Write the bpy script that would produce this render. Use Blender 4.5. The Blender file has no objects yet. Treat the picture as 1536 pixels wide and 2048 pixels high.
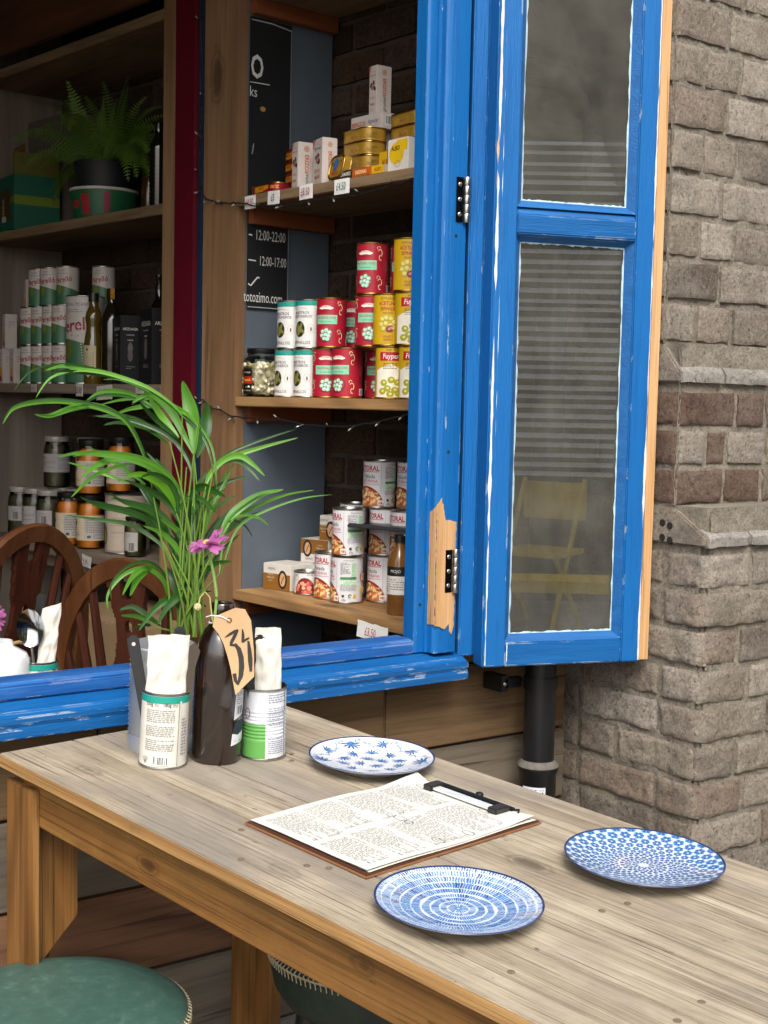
import bpy, bmesh, math, random
from math import sin, cos, pi, radians as R
from mathutils import Vector as V, Matrix as M, noise as NZ
rnd = random.Random(7)
SC = bpy.context.scene
COL = SC.collection
# ------------------------------------------------------------------ camera
CAM = V((0.0, -1.912, 1.276))
yaw, pitch, roll = R(53.373), R(4.574), R(1.26)
fw = V((cos(yaw)*cos(pitch), sin(yaw)*cos(pitch), -sin(pitch)))
rt0 = V((sin(yaw), -cos(yaw), 0)); up0 = rt0.cross(fw)
rt = rt0*cos(roll)+up0*sin(roll); up = up0*cos(roll)-rt0*sin(roll)
cd = bpy.data.cameras.new('camera'); cam = bpy.data.objects.new('camera', cd); COL.objects.link(cam)
cam.matrix_world = M(((rt.x, up.x, -fw.x, CAM.x), (rt.y, up.y, -fw.y, CAM.y), (rt.z, up.z, -fw.z, CAM.z), (0, 0, 0, 1)))
cd.sensor_fit = 'HORIZONTAL'; cd.sensor_width = 36; cd.lens = 36*2700/1536; cd.clip_start = .02; cd.clip_end = 300
SC.camera = cam
# ------------------------------------------------------------------ light: overcast day in a yard
SUN_EL, SUN_AZ = R(48), R(212)          # azimuth measured from +y towards +x
w = bpy.data.worlds.new('World'); SC.world = w; w.use_nodes = True
nt = w.node_tree; nt.nodes.clear()
sky = nt.nodes.new('ShaderNodeTexSky'); sky.sky_type = 'NISHITA'; sky.sun_disc = False
sky.sun_elevation = SUN_EL; sky.sun_rotation = SUN_AZ; sky.air_density = 1.0; sky.dust_density = 4.0; sky.ozone_density = .6
bg = nt.nodes.new('ShaderNodeBackground'); bg.inputs[1].default_value = .15
hs = nt.nodes.new('ShaderNodeHueSaturation'); hs.inputs['Saturation'].default_value = .42
wo = nt.nodes.new('ShaderNodeOutputWorld')
nt.links.new(sky.outputs[0], hs.inputs['Color']); nt.links.new(hs.outputs[0], bg.inputs[0]); nt.links.new(bg.outputs[0], wo.inputs[0])
sl = bpy.data.lights.new('sun', 'SUN'); sl.energy = 1.3; sl.angle = R(28); sl.color = (1, .96, .9)
so = bpy.data.objects.new('sun', sl); COL.objects.link(so)
so.rotation_euler = V((-sin(SUN_AZ)*cos(SUN_EL), -cos(SUN_AZ)*cos(SUN_EL), -sin(SUN_EL))).to_track_quat('-Z', 'Y').to_euler()
SC.view_settings.view_transform = 'Standard'; SC.view_settings.look = 'None'; SC.view_settings.exposure = 1.02; SC.view_settings.gamma = 1
SC.view_settings.use_curve_mapping = False
SC.render.engine = 'CYCLES'; SC.cycles.use_denoising = True; SC.cycles.max_bounces = 8; SC.cycles.diffuse_bounces = 5
SC.cycles.transparent_max_bounces = 12; SC.cycles.caustics_reflective = False; SC.cycles.caustics_refractive = False
SC.cycles.sample_clamp_indirect = 6
# ------------------------------------------------------------------ materials
def H(h):
    c = [int(h[i:i+2], 16)/255 for i in (1, 3, 5)]
    return tuple(x/12.92 if x <= .04045 else ((x+.055)/1.055)**2.4 for x in c)+(1,)
def sc(c, k): return (min(1, c[0]*k), min(1, c[1]*k), min(1, c[2]*k), 1)
MATS = {}
class NT:
    def __init__(s, name):
        s.m = bpy.data.materials.new(name); s.m.use_nodes = True; s.t = s.m.node_tree; s.t.nodes.clear()
        s.o = s.n('ShaderNodeOutputMaterial'); s.b = s.n('ShaderNodeBsdfPrincipled'); s.l(s.b.outputs[0], s.o.inputs[0])
    def n(s, k, **kw):
        x = s.t.nodes.new(k)
        for a, v in kw.items(): setattr(x, a, v)
        return x
    def l(s, a, b): s.t.links.new(a, b)
    def set(s, k, v): s.b.inputs[k].default_value = v
    def coord(s, scale=(1, 1, 1), rand=0, kind='Object', loc=(0, 0, 0)):
        tc = s.n('ShaderNodeTexCoord'); mp = s.n('ShaderNodeMapping'); mp.inputs['Scale'].default_value = scale; mp.inputs['Location'].default_value = loc
        src = tc.outputs[kind]
        if rand:
            oi = s.n('ShaderNodeObjectInfo'); va = s.n('ShaderNodeVectorMath', operation='SCALE')
            cx = s.n('ShaderNodeCombineXYZ'); s.l(oi.outputs['Random'], cx.inputs[0])
            m2 = s.n('ShaderNodeMath', operation='MULTIPLY'); m2.inputs[1].default_value = 7.3; s.l(oi.outputs['Random'], m2.inputs[0]); s.l(m2.outputs[0], cx.inputs[1])
            m3 = s.n('ShaderNodeMath', operation='MULTIPLY'); m3.inputs[1].default_value = 3.7; s.l(oi.outputs['Random'], m3.inputs[0]); s.l(m3.outputs[0], cx.inputs[2])
            va.inputs['Scale'].default_value = rand; s.l(cx.outputs[0], va.inputs[0])
            ad = s.n('ShaderNodeVectorMath', operation='ADD'); s.l(src, ad.inputs[0]); s.l(va.outputs[0], ad.inputs[1]); src = ad.outputs[0]
        s.l(src, mp.inputs[0]); return mp.outputs[0]
    def noise(s, vec, scale=5, detail=5, rough=.55, dist=0):
        x = s.n('ShaderNodeTexNoise'); x.inputs['Scale'].default_value = scale; x.inputs['Detail'].default_value = detail
        x.inputs['Roughness'].default_value = rough; x.inputs['Distortion'].default_value = dist; s.l(vec, x.inputs['Vector']); return x.outputs[0]
    def ramp(s, fac, stops, interp='LINEAR'):
        x = s.n('ShaderNodeValToRGB'); e = x.color_ramp.elements; x.color_ramp.interpolation = interp
        while len(e) < len(stops): e.new(.5)
        for el, (p, c) in zip(e, stops):
            el.position = p; el.color = c if not isinstance(c, (int, float)) else (c, c, c, 1)
        s.l(fac, x.inputs[0]); return x.outputs[0]
    def mix(s, fac, a, b, mode='MIX'):
        x = s.n('ShaderNodeMix', data_type='RGBA', blend_type=mode)
        for sock, v in ((x.inputs[0], fac), (x.inputs[6], a), (x.inputs[7], b)):
            if hasattr(v, 'default_value') or hasattr(v, 'is_output'): s.l(v, sock)
            elif isinstance(v, (int, float)): sock.default_value = v
            else: sock.default_value = v
        return x.outputs[2]
    def math(s, op, a, b=0):
        x = s.n('ShaderNodeMath', operation=op)
        for sock, v in ((x.inputs[0], a), (x.inputs[1], b)):
            if isinstance(v, (int, float)): sock.default_value = v
            else: s.l(v, sock)
        return x.outputs[0]
    def bump(s, h, st=.4, dist=.002):
        x = s.n('ShaderNodeBump'); x.inputs['Strength'].default_value = st; x.inputs['Distance'].default_value = dist
        s.l(h, x.inputs['Height']); s.l(x.outputs[0], s.b.inputs['Normal']); return x
    def col(s, c): s.l(c, s.b.inputs['Base Color'])
def mat(hexc, rough=.55, metal=0, var=.08, vs=40, bump=0, bs=300, spec=.5, coat=0, key=None):
    k = key or (hexc, rough, metal, var, vs, bump, bs, spec, coat)
    if k in MATS: return MATS[k]
    n = NT('paint_'+hexc[1:]); c = H(hexc)
    if var:
        f = n.noise(n.coord(rand=3), vs, 4); n.col(n.ramp(f, [(.3, sc(c, 1-var)), (.7, sc(c, 1+var))]))
    else: n.set('Base Color', c)
    n.set('Roughness', rough); n.set('Metallic', metal); n.set('Specular IOR Level', spec)
    if coat: n.set('Coat Weight', coat); n.set('Coat Roughness', .08)
    if bump: n.bump(n.noise(n.coord(rand=2), bs, 5), bump, .002)
    MATS[k] = n.m; return n.m
def wood(key, c1, c2, c3, axis=0, along=1.2, across=22, rough=.7, streak=.55, knots=.0, bump=.5, stain=None, rings=0):
    if key in MATS: return MATS[key]
    n = NT('wood_'+key)
    def sv(a, b): v = [b, b, b]; v[axis] = a; return tuple(v)
    v1 = n.coord(sv(along, across), rand=9); base = n.noise(v1, 1, 6, .6, .9)
    col = n.ramp(base, [(.25, H(c1)), (.5, H(c2)), (.75, H(c3))])
    v2 = n.coord(sv(along*3.2, across*9), rand=5); fib = n.noise(v2, 1, 5, .65, .3)
    col = n.mix(streak, col, n.ramp(fib, [(.3, .38), (.5, 1.0), (.8, 1.15)]), 'MULTIPLY')
    v3 = n.coord(sv(along*.8, across*3.0), rand=11); crk = n.noise(v3, 1, 3, .5, 1.6)
    cm = n.ramp(crk, [(.31, 1.0), (.345, 0.0)])
    col = n.mix(n.math('MULTIPLY', cm, .6), col, sc(H(c1), .4))
    if streak > .8:
        c2_ = n.ramp(n.noise(n.coord(sv(along*2.0, across*7), rand=13), 1, 4, .6, .6), [(.335, 1.0), (.37, 0.0)]); col = n.mix(n.math('MULTIPLY', c2_, .65), col, sc(H(c1), .45))
        bl_ = n.ramp(n.noise(n.coord(rand=7), 9, 6, .7), [(.35, .80), (.6, 1.08)]); col = n.mix(.8, col, bl_, 'MULTIPLY')
        sp_ = n.ramp(n.noise(n.coord(sv(30, 70), rand=15), 1, 3, .6), [(.70, 0.0), (.74, 1.0)]); col = n.mix(n.math('MULTIPLY', sp_, .6), col, sc(H(c1), .4))
    if rings:
        wv = n.n('ShaderNodeTexWave', wave_type='BANDS', bands_direction='DIAGONAL'); wv.inputs['Scale'].default_value = 1.0
        wv.inputs['Distortion'].default_value = 6; wv.inputs['Detail'].default_value = 2; wv.inputs['Detail Scale'].default_value = .6
        n.l(n.coord(sv(2.2, rings), rand=4), wv.inputs['Vector'])
        col = n.mix(.5, col, n.ramp(wv.outputs['Fac'], [(.0, .5), (.5, 1.05), (1, 1.1)]), 'MULTIPLY')
    if knots:
        vo = n.n('ShaderNodeTexVoronoi'); vo.inputs['Scale'].default_value = 1; vo.inputs['Randomness'].default_value = 1
        dv = n.noise(n.coord(rand=6), 30, 2); wa = n.n('ShaderNodeVectorMath', operation='ADD'); n.l(n.coord(sv(knots*3.6, knots*7.5), rand=6), wa.inputs[0])
        w2 = n.n('ShaderNodeVectorMath', operation='SCALE'); w2.inputs['Scale'].default_value = .18; cb_ = n.n('ShaderNodeCombineXYZ'); n.l(dv, cb_.inputs[0]); n.l(dv, cb_.inputs[1]); n.l(cb_.outputs[0], w2.inputs[0]); n.l(w2.outputs[0], wa.inputs[1]); n.l(wa.outputs[0], vo.inputs['Vector'])
        sel = n.n('ShaderNodeSeparateColor'); n.l(vo.outputs['Color'], sel.inputs[0]); on = n.ramp(sel.outputs[0], [(.60, 0.0), (.62, 1.0)])
        kf = n.ramp(vo.outputs['Distance'], [(.10, 1.0), (.15, .75), (.18, .25), (.215, .55), (.25, .12), (.36, 0.0)]); col = n.mix(n.math('MULTIPLY', n.math('MULTIPLY', kf, on), .8), col, sc(H(c1), .35))
    if stain:
        st = n.noise(n.coord(sv(2.2, 6), rand=3), 1, 4, .5, .5); col = n.mix(n.ramp(st, [(.5, 0.0), (.66, .75)]), col, H(stain))
    n.col(col); n.set('Roughness', rough); n.set('Specular IOR Level', .3)
    hh = n.math('SUBTRACT', fib, n.math('MULTIPLY', cm, .8)); n.bump(hh, bump, .0015)
    MATS[key] = n.m; return n.m
def paint_blue(key='blue', base='#0d5c9c', dark='#094f8a', light='#246eaa', chip='#b9c6cc', chipamt=.12, axis=2):
    if key in MATS: return MATS[key]
    n = NT('blue_paint_'+key)
    s1 = [16, 16, 16]; s1[axis] = 1.3
    br = n.noise(n.coord(tuple(s1), rand=3), 3, 5, .6, .3); col = n.ramp(br, [(.25, H(dark)), (.5, H(base)), (.8, H(light) if chipamt > .3 else H(base))])
    big = n.noise(n.coord(rand=2), 6, 3); col = n.mix(n.ramp(big, [(.4, 0.0), (.8, .35)]), col, sc(H(base), 1.25))
    bv = n.n('ShaderNodeBevel', samples=4); bv.inputs['Radius'].default_value = .003
    ge = n.n('ShaderNodeNewGeometry'); dp = n.n('ShaderNodeVectorMath', operation='DOT_PRODUCT'); n.l(bv.outputs[0], dp.inputs[0]); n.l(ge.outputs['Normal'], dp.inputs[1])
    edge = n.ramp(dp.outputs['Value'], [(.80, 1.0), (.97, 0.0)])
    s2 = [9, 9, 9]; s2[axis] = 3
    cn = n.noise(n.coord(tuple(s2), rand=8), 5, 6, .7)
    msk = n.math('MULTIPLY', edge, n.ramp(cn, [(.60-.12*chipamt, 0.0), (.64-.12*chipamt, 1.0)]))
    s3 = [60, 60, 60]; s3[axis] = 9
    sp = n.noise(n.coord(tuple(s3), rand=5), 1.2, 4, .7); spm = n.ramp(sp, [(.78-.06*chipamt, 0.0), (.81-.06*chipamt, .8)])
    msk = n.math('MAXIMUM', msk, n.math('MULTIPLY', spm, chipamt*.9))
    col = n.mix(n.math('MULTIPLY', msk, .85), col, H(chip)); n.col(col)
    n.set('Roughness', .42); n.set('Specular IOR Level', .45)
    fb = n.noise(n.coord(tuple(5*x for x in s1), rand=3), 3, 4, .6); n.bump(n.math('SUBTRACT', fb, n.math('MULTIPLY', msk, .8)), .8, .0014)
    MATS[key] = n.m; return n.m
def brickmat(key, cols, mortar_dust='#8d8478', bump=.9, scale=1.0, dirt=.35, rough=.92):
    if key in MATS: return MATS[key]
    n = NT('brick_'+key); oi = n.n('ShaderNodeObjectInfo')
    stops = [(i/(len(cols)-1), H(c)) for i, c in enumerate(cols)]
    col = n.ramp(oi.outputs['Random'], stops)
    v = n.coord(rand=4)
    a = n.noise(v, 14*scale, 6, .65); col = n.mix(.75, col, n.ramp(a, [(.25, .55), (.5, 1.0), (.75, 1.35)]), 'MULTIPLY')
    d = n.noise(v, 5*scale, 5, .6); col = n.mix(n.ramp(d, [(.45, 0.0), (.7, dirt)]), col, H(mortar_dust))
    g = n.noise(v, 170*scale, 5, .75); col = n.mix(.8, col, n.ramp(g, [(.32, .45), (.6, 1.15)]), 'MULTIPLY')
    ck = n.noise(v, 95*scale, 9, .75, .3); col = n.mix(.85, col, n.ramp(ck, [(.36, .30), (.45, 1.0), (.7, 1.12)]), 'MULTIPLY')
    gr = n.noise(v, 210*scale, 4, .7); col = n.mix(n.ramp(gr, [(.60, 0.0), (.67, .55)]), col, sc(H(mortar_dust), 1.15))
    n.col(col); n.set('Roughness', rough); n.set('Specular IOR Level', .2)
    b1 = n.noise(v, 70*scale, 12, .82, .2); b2 = n.noise(v, 26*scale, 6, .7, .8); rid = n.math('ABSOLUTE', n.math('SUBTRACT', b2, .5))
    pit = n.ramp(n.noise(v, 240*scale, 3, .6), [(.62, 0.0), (.70, 1.0)])
    n.bump(n.math('SUBTRACT', n.math('ADD', b1, n.math('MULTIPLY', rid, .9)), n.math('MULTIPLY', pit, .3)), bump, .009)
    MATS[key] = n.m; return n.m
def glassmat(key='pane', tint=(1, 1, 1, 1), dirt=.06, rough=.0, ior=1.5):
    if key in MATS: return MATS[key]
    n = NT('glass_'+key); n.t.nodes.remove(n.b)
    tr = n.n('ShaderNodeBsdfTransparent'); tr.inputs[0].default_value = tint
    gl = n.n('ShaderNodeBsdfGlossy'); gl.inputs['Roughness'].default_value = rough
    fr = n.n('ShaderNodeFresnel'); fr.inputs[0].default_value = ior
    mx = n.n('ShaderNodeMixShader'); n.l(fr.outputs[0], mx.inputs[0]); n.l(tr.outputs[0], mx.inputs[1]); n.l(gl.outputs[0], mx.inputs[2])
    out = mx.outputs[0]
    if dirt:
        df = n.n('ShaderNodeBsdfDiffuse'); df.inputs[0].default_value = H('#b5b3a6')
        f = n.noise(n.coord(), 9, 6, .7); f2 = n.noise(n.coord(), 160, 2, .5)
        fac = n.math('ADD', n.math('ADD', n.math('MULTIPLY', n.ramp(f, [(.3, 0.0), (.8, 1.0)]), dirt*1.4), dirt*.7), n.math('MULTIPLY', n.ramp(f2, [(.74, 0.0), (.78, 1.0)]), .25))
        m2 = n.n('ShaderNodeMixShader'); n.l(fac, m2.inputs[0]); n.l(out, m2.inputs[1]); n.l(df.outputs[0], m2.inputs[2]); out = m2.outputs[0]
    n.l(out, n.o.inputs[0]); MATS[key] = n.m; return n.m
def leafmat(key, c1, c2, trans=.35, rough=.38):
    if key in MATS: return MATS[key]
    n = NT('leaf_'+key); v = n.coord(rand=5); f = n.noise(v, 18, 4); oi = n.n('ShaderNodeObjectInfo')
    col = n.mix(n.math('ADD', n.math('MULTIPLY', f, .6), n.math('MULTIPLY', oi.outputs['Random'], .5)), H(c1), H(c2)); n.col(col)
    n.set('Roughness', rough); n.set('Specular IOR Level', .5)
    tl = n.n('ShaderNodeBsdfTranslucent'); n.l(n.mix(.5, col, sc(H(c2), 1.4)), tl.inputs[0])
    mx = n.n('ShaderNodeMixShader'); mx.inputs[0].default_value = trans; n.l(n.b.outputs[0], mx.inputs[1]); n.l(tl.outputs[0], mx.inputs[2]); n.l(mx.outputs[0], n.o.inputs[0])
    MATS[key] = n.m; return n.m
def vcolmat(key, rough=.12, coat=.6):
    if key in MATS: return MATS[key]
    n = NT('glaze_'+key); at = n.n('ShaderNodeAttribute', attribute_name='glaze'); n.col(at.outputs['Color']); n.set('Roughness', rough); n.set('Coat Weight', coat); n.set('Coat Roughness', .05)
    MATS[key] = n.m; return n.m
STEEL = mat('#b4b3ad', .3, 1.0, .06); GOLDM = mat('#b08a4a', .35, 1.0, .06); BLACKP = mat('#17181a', .35, 0, .05); DARKM = mat('#26282a', .5, .6, .1)
# ------------------------------------------------------------------ mesh helpers
class MB:
    def __init__(s): s.v = []; s.f = []; s.m = []; s.mt = []
    def mi(s, m):
        if m not in s.mt: s.mt.append(m)
        return s.mt.index(m)
    def add(s, vs, fs, m, X=None):
        o = len(s.v); s.v += [tuple(X @ V(p)) if X else tuple(p) for p in vs]; i = s.mi(m)
        for f in fs: s.f.append(tuple(o+k for k in f)); s.m.append(i)
        return s
    def box(s, x0, x1, y0, y1, z0, z1, m, X=None):
        vs = [(x, y, z) for z in (z0, z1) for y in (y0, y1) for x in (x0, x1)]
        return s.add(vs, [(0, 2, 3, 1), (4, 5, 7, 6), (0, 1, 5, 4), (2, 6, 7, 3), (0, 4, 6, 2), (1, 3, 7, 5)], m, X)
    def lathe(s, prof, m, seg=32, X=None, mats=None, a0=0, a1=2*pi):
        full = abs(a1-a0-2*pi) < 1e-6; ns = seg if full else seg+1; vs = []; n = len(prof)
        for i in range(ns):
            a = a0+(a1-a0)*i/seg
            for r, z in prof: vs.append((r*cos(a), r*sin(a), z))
        o = len(s.v); s.v += [tuple(X @ V(p)) if X else p for p in vs]
        for i in range(seg):
            j = (i+1) % ns
            for k in range(n-1):
                mm = mats[k] if mats else m; r0, r1 = prof[k][0], prof[k+1][0]
                if r0 < 1e-6 and r1 < 1e-6: continue
                if r0 < 1e-6: s.f.append((o+i*n+k, o+j*n+k+1, o+i*n+k+1))
                elif r1 < 1e-6: s.f.append((o+i*n+k, o+j*n+k, o+i*n+k+1))
                else: s.f.append((o+i*n+k, o+j*n+k, o+j*n+k+1, o+i*n+k+1))
                s.m.append(s.mi(mm))
        return s
    def tube(s, pts, r, m, seg=8, caps=True, X=None, flat=1.0, upv=V((0, 0, 1))):
        pts = [V(p) for p in pts]; n = len(pts); rs = r if isinstance(r, (list, tuple)) else [r]*n; vs = []
        for i, p in enumerate(pts):
            t = (pts[min(i+1, n-1)]-pts[max(i-1, 0)]).normalized()
            a = t.cross(upv)
            if a.length < 1e-3: a = t.cross(V((1, 0, 0)))
            a.normalize(); b = a.cross(t).normalized()
            for k in range(seg):
                g = 2*pi*(k+.5)/seg; vs.append(p+a*(cos(g)*rs[i])+b*(sin(g)*rs[i]*flat))
        fs = []
        for i in range(n-1):
            for k in range(seg): k2 = (k+1) % seg; fs.append((i*seg+k, i*seg+k2, (i+1)*seg+k2, (i+1)*seg+k))
        if caps: fs.append(tuple(range(seg))[::-1]); fs.append(tuple((n-1)*seg+k for k in range(seg)))
        return s.add(vs, fs, m, X)
    def prism(s, poly, z0, z1, m, X=None):
        n = len(poly); vs = [(x, y, z0) for x, y in poly]+[(x, y, z1) for x, y in poly]
        fs = [tuple(range(n))[::-1], tuple(range(n, 2*n))]+[(i, (i+1) % n, n+(i+1) % n, n+i) for i in range(n)]
        return s.add(vs, fs, m, X)
    def grid(s, fn, nu, nv, m, X=None):
        vs = [fn(i/nu, j/nv) for i in range(nu+1) for j in range(nv+1)]
        fs = [(i*(nv+1)+j, (i+1)*(nv+1)+j, (i+1)*(nv+1)+j+1, i*(nv+1)+j+1) for i in range(nu) for j in range(nv)]
        return s.add(vs, fs, m, X)
    def ball(s, c, rx, ry, rz, m, seg=10, rings=7, X=None):
        prof = [(sin(pi*i/rings), -cos(pi*i/rings)) for i in range(rings+1)]
        T = M.Translation(c) @ M.Diagonal((rx, ry, rz, 1)); return s.lathe([(max(0, r) if 0 < i < rings else 0, z) for i, (r, z) in enumerate(prof)], m, seg, (X @ T) if X else T)
    def mesh(s, name, smooth=False, bevel=0, angle=None):
        me = bpy.data.meshes.new(name); me.from_pydata(s.v, [], s.f)
        for m in s.mt: me.materials.append(m)
        if len(s.mt) > 1: me.polygons.foreach_set('material_index', s.m)
        if bevel:
            bm = bmesh.new(); bm.from_mesh(me); bmesh.ops.remove_doubles(bm, verts=bm.verts, dist=1e-6)
            bmesh.ops.bevel(bm, geom=[e for e in bm.edges if len(e.link_faces) == 2 and e.calc_face_angle(0) > .5], offset=bevel, segments=2, affect='EDGES', clamp_overlap=True)
            bm.to_mesh(me); bm.free()
        if smooth:
            me.polygons.foreach_set('use_smooth', [True]*len(me.polygons))
            try: me.set_sharp_from_angle(angle=angle or R(40))
            except Exception: pass
        me.update(); return me
    def build(s, name, parent=None, smooth=False, bevel=0, angle=None, X=None):
        return ob(name, s.mesh(name, smooth, bevel, angle), parent, X)
def ob(name, me, parent=None, X=None):
    o = bpy.data.objects.new(name, me); COL.objects.link(o)
    if parent: o.parent = parent
    if X is not None: o.matrix_local = X
    return o
def tag(o, label, cat, group=None, kind=None):
    if label: o['label'] = label
    if cat: o['category'] = cat
    if group: o['group'] = group
    if kind: o['kind'] = kind
    return o
def thing(name, label, cat, X=None, group=None):
    o = bpy.data.objects.new(name, None); o.empty_display_size = .05; COL.objects.link(o)
    if X is not None: o.matrix_world = X
    return tag(o, label, cat, group)
def struct(o): o['kind'] = 'structure'; return o
def rb(x0, x1, y0, y1, z0, z1, m, name, parent=None, bev=.002, X=None, label=None):
    o = MB().box(x0, x1, y0, y1, z0, z1, m).build(name, parent, bevel=bev, X=X)
    if label: o['label'] = label
    return o
def boxo(x0, x1, y0, y1, z0, z1, m, name, parent=None, bev=.002, X=None):
    """box whose origin sits at its own centre (wood grain then differs from piece to piece)"""
    c = V(((x0+x1)/2, (y0+y1)/2, (z0+z1)/2)); T = M.Translation(c)
    return rb(x0-c.x, x1-c.x, y0-c.y, y1-c.y, z0-c.z, z1-c.z, m, name, parent, bev, (X @ T) if X else T)
TR = M.Translation
def RZ(a): return M.Rotation(a, 4, 'Z')
# shelf frame: x runs along the shelf front towards the window, y into the shelf
SH = M(((.09063, .99588, 0, 1.627), (-.99588, .09063, 0, .88), (0, 0, 1, 0), (0, 0, 0, 1)))
# table frame: x to the right, y towards the wall, z off the (slightly sloping) top
TB = M(((.99597, -.0896, .0039, 1.225), (.08964, .9950, -.0434, 0), (0, .0436, .99905, .76), (0, 0, 0, 1)))
# ------------------------------------------------------------------ flat print: text, bars, pictures laid on a face or round a can
TXT = {}
def text2d(sx, size, shear=0, bold=0):
    k = (sx, round(size, 5), shear, bold)
    if k in TXT: return TXT[k]
    cu = bpy.data.curves.new('t', 'FONT'); cu.body = sx; cu.size = size; cu.align_x = 'CENTER'; cu.align_y = 'CENTER'; cu.resolution_u = 2; cu.shear = shear; cu.offset = bold*size
    o = bpy.data.objects.new('t', cu); me = o.to_mesh()
    vs = [(v.co.x, v.co.y) for v in me.vertices]; fs = [tuple(p.vertices) for p in me.polygons]
    o.to_mesh_clear(); bpy.data.objects.remove(o); bpy.data.curves.remove(cu)
    TXT[k] = (vs, fs); return TXT[k]
class PR:
    def __init__(s, rough=.45): s.it = []; s.rough = rough; s.k = 0
    def put(s, vs, fs, c, lay=None):
        s.k += 1; s.it.append((vs, fs, c, lay if lay is not None else 1+s.k*.12)); return s
    def rect(s, u0, v0, u1, v1, c, n=None):
        n = n or max(1, int(abs(u1-u0)/.004)); vs = []; fs = []
        for i in range(n+1): u = u0+(u1-u0)*i/n; vs += [(u, v0), (u, v1)]
        for i in range(n): fs.append((2*i, 2*i+2, 2*i+3, 2*i+1))
        return s.put(vs, fs, c)
    def poly(s, pts, c):
        fin = []; m = len(pts)
        for i in range(m):
            p, q = pts[i], pts[(i+1) % m]; k = max(1, int(math.hypot(q[0]-p[0], q[1]-p[1])/.006))
            fin += [(p[0]+(q[0]-p[0])*t/k, p[1]+(q[1]-p[1])*t/k) for t in range(k)]
        cx = sum(p[0] for p in fin)/len(fin); cy = sum(p[1] for p in fin)/len(fin); n = len(fin); rg = max(1, int(max(abs(p[0]-cx) for p in fin)/.005)); vs = [(cx, cy)]
        for r in range(1, rg+1): vs += [(cx+(x-cx)*r/rg, cy+(y-cy)*r/rg) for x, y in fin]
        fs = [(0, i+1, (i+1) % n+1) for i in range(n)]
        for r in range(rg-1): fs += [(1+r*n+i, 1+(r+1)*n+i, 1+(r+1)*n+(i+1) % n, 1+r*n+(i+1) % n) for i in range(n)]
        return s.put(vs, fs, c)
    def ell(s, u, v, ru, rv, c, n=18, rot=0):
        vs = [(u, v)]
        for k in (.5, 1):
            for i in range(n):
                a = 2*pi*i/n; x, y = ru*k*cos(a), rv*k*sin(a); vs.append((u+x*cos(rot)-y*sin(rot), v+x*sin(rot)+y*cos(rot)))
        fs = [(0, 1+i, 1+(i+1) % n) for i in range(n)]+[(1+i, 1+n+i, 1+n+(i+1) % n, 1+(i+1) % n) for i in range(n)]
        return s.put(vs, fs, c)
    def ring(s, u, v, ru, rv, wd, c, n=22, a0=0, a1=2*pi):
        vs = []; 
        for i in range(n+1):
            a = a0+(a1-a0)*i/n
            for k in (0, wd): vs.append((u+(ru-k)*cos(a), v+(rv-k)*sin(a)))
        return s.put(vs, [(2*i, 2*i+1, 2*i+3, 2*i+2) for i in range(n)], c)
    def text(s, t, u, v, size, c, sx=1, shear=0, bold=0, rot=0):
        vs, fs = text2d(t, size, shear, bold); vs = [(x*sx, y) for x, y in vs]
        if rot: vs = [(x*cos(rot)-y*sin(rot), x*sin(rot)+y*cos(rot)) for x, y in vs]
        return s.put([(x+u, y+v) for x, y in vs], fs, c)
    def lines(s, u0, u1, v0, v1, n, c, th=.45, seed=1, gap=.18):
        rr = random.Random(seed); dv = (v1-v0)/n
        for i in range(n):
            v = v1-dv*(i+.5); u = u0
            while u < u1-.001:
                wl = min(u1-u, rr.uniform(.002, .007)); s.rect(u, v-dv*th/2, u+wl, v+dv*th/2, c, max(1, int(wl/.004))); s.k -= .9
                u += wl+.0012
                if rr.random() < gap*.15: break
        return s
    def barcode(s, u, v, w, h, c='#222222', bg='#f0efe9', seed=3):
        rr = random.Random(seed); s.rect(u-w*.56, v-h*.6, u+w*.56, v+h*.6, bg); x = u-w/2
        while x < u+w/2-.0008:
            b = rr.choice((.0006, .0009, .0014)); s.rect(x, v-h/2, x+b, v+h/2, c, 1); s.k -= .95; x += b+rr.choice((.0006, .001, .0013))
        return s
    def stroke(s, pts, wd, c):
        ps = [V((p[0], p[1])) for p in pts]; n = len(ps); vs = []
        for i, p in enumerate(ps):
            t = (ps[min(i+1, n-1)]-ps[max(i-1, 0)]); t = t.normalized() if t.length > 1e-9 else V((1, 0)); nn = V((-t.y, t.x)); ww = wd[i] if isinstance(wd, (list, tuple)) else wd
            vs += [tuple(p+nn*ww/2), tuple(p-nn*ww/2)]
        return s.put(vs, [(2*i, 2*i+1, 2*i+3, 2*i+2) for i in range(n-1)], c)
    def cyl(s, name, r, face=0, eps=.00025, rfn=None):
        mb = MB()
        for vs, fs, c, lay in s.it:
            o = []
            for u, v in vs:
                rr = (rfn(v) if rfn else r)+eps*lay; a = face+u/r; o.append((rr*cos(a), rr*sin(a), v))
            mb.add(o, fs, mat(c, s.rough, 0, .05))
        return mb.mesh(name)
    def flat(s, name, X, eps=.0003):
        mb = MB()
        for vs, fs, c, lay in s.it: mb.add([X @ V((u, v, eps*lay)) for u, v in vs], fs, mat(c, s.rough, 0, .05))
        return mb.mesh(name)
MESH = {}
def cached(k, fn):
    if k not in MESH: MESH[k] = fn()
    return MESH[k]
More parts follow.
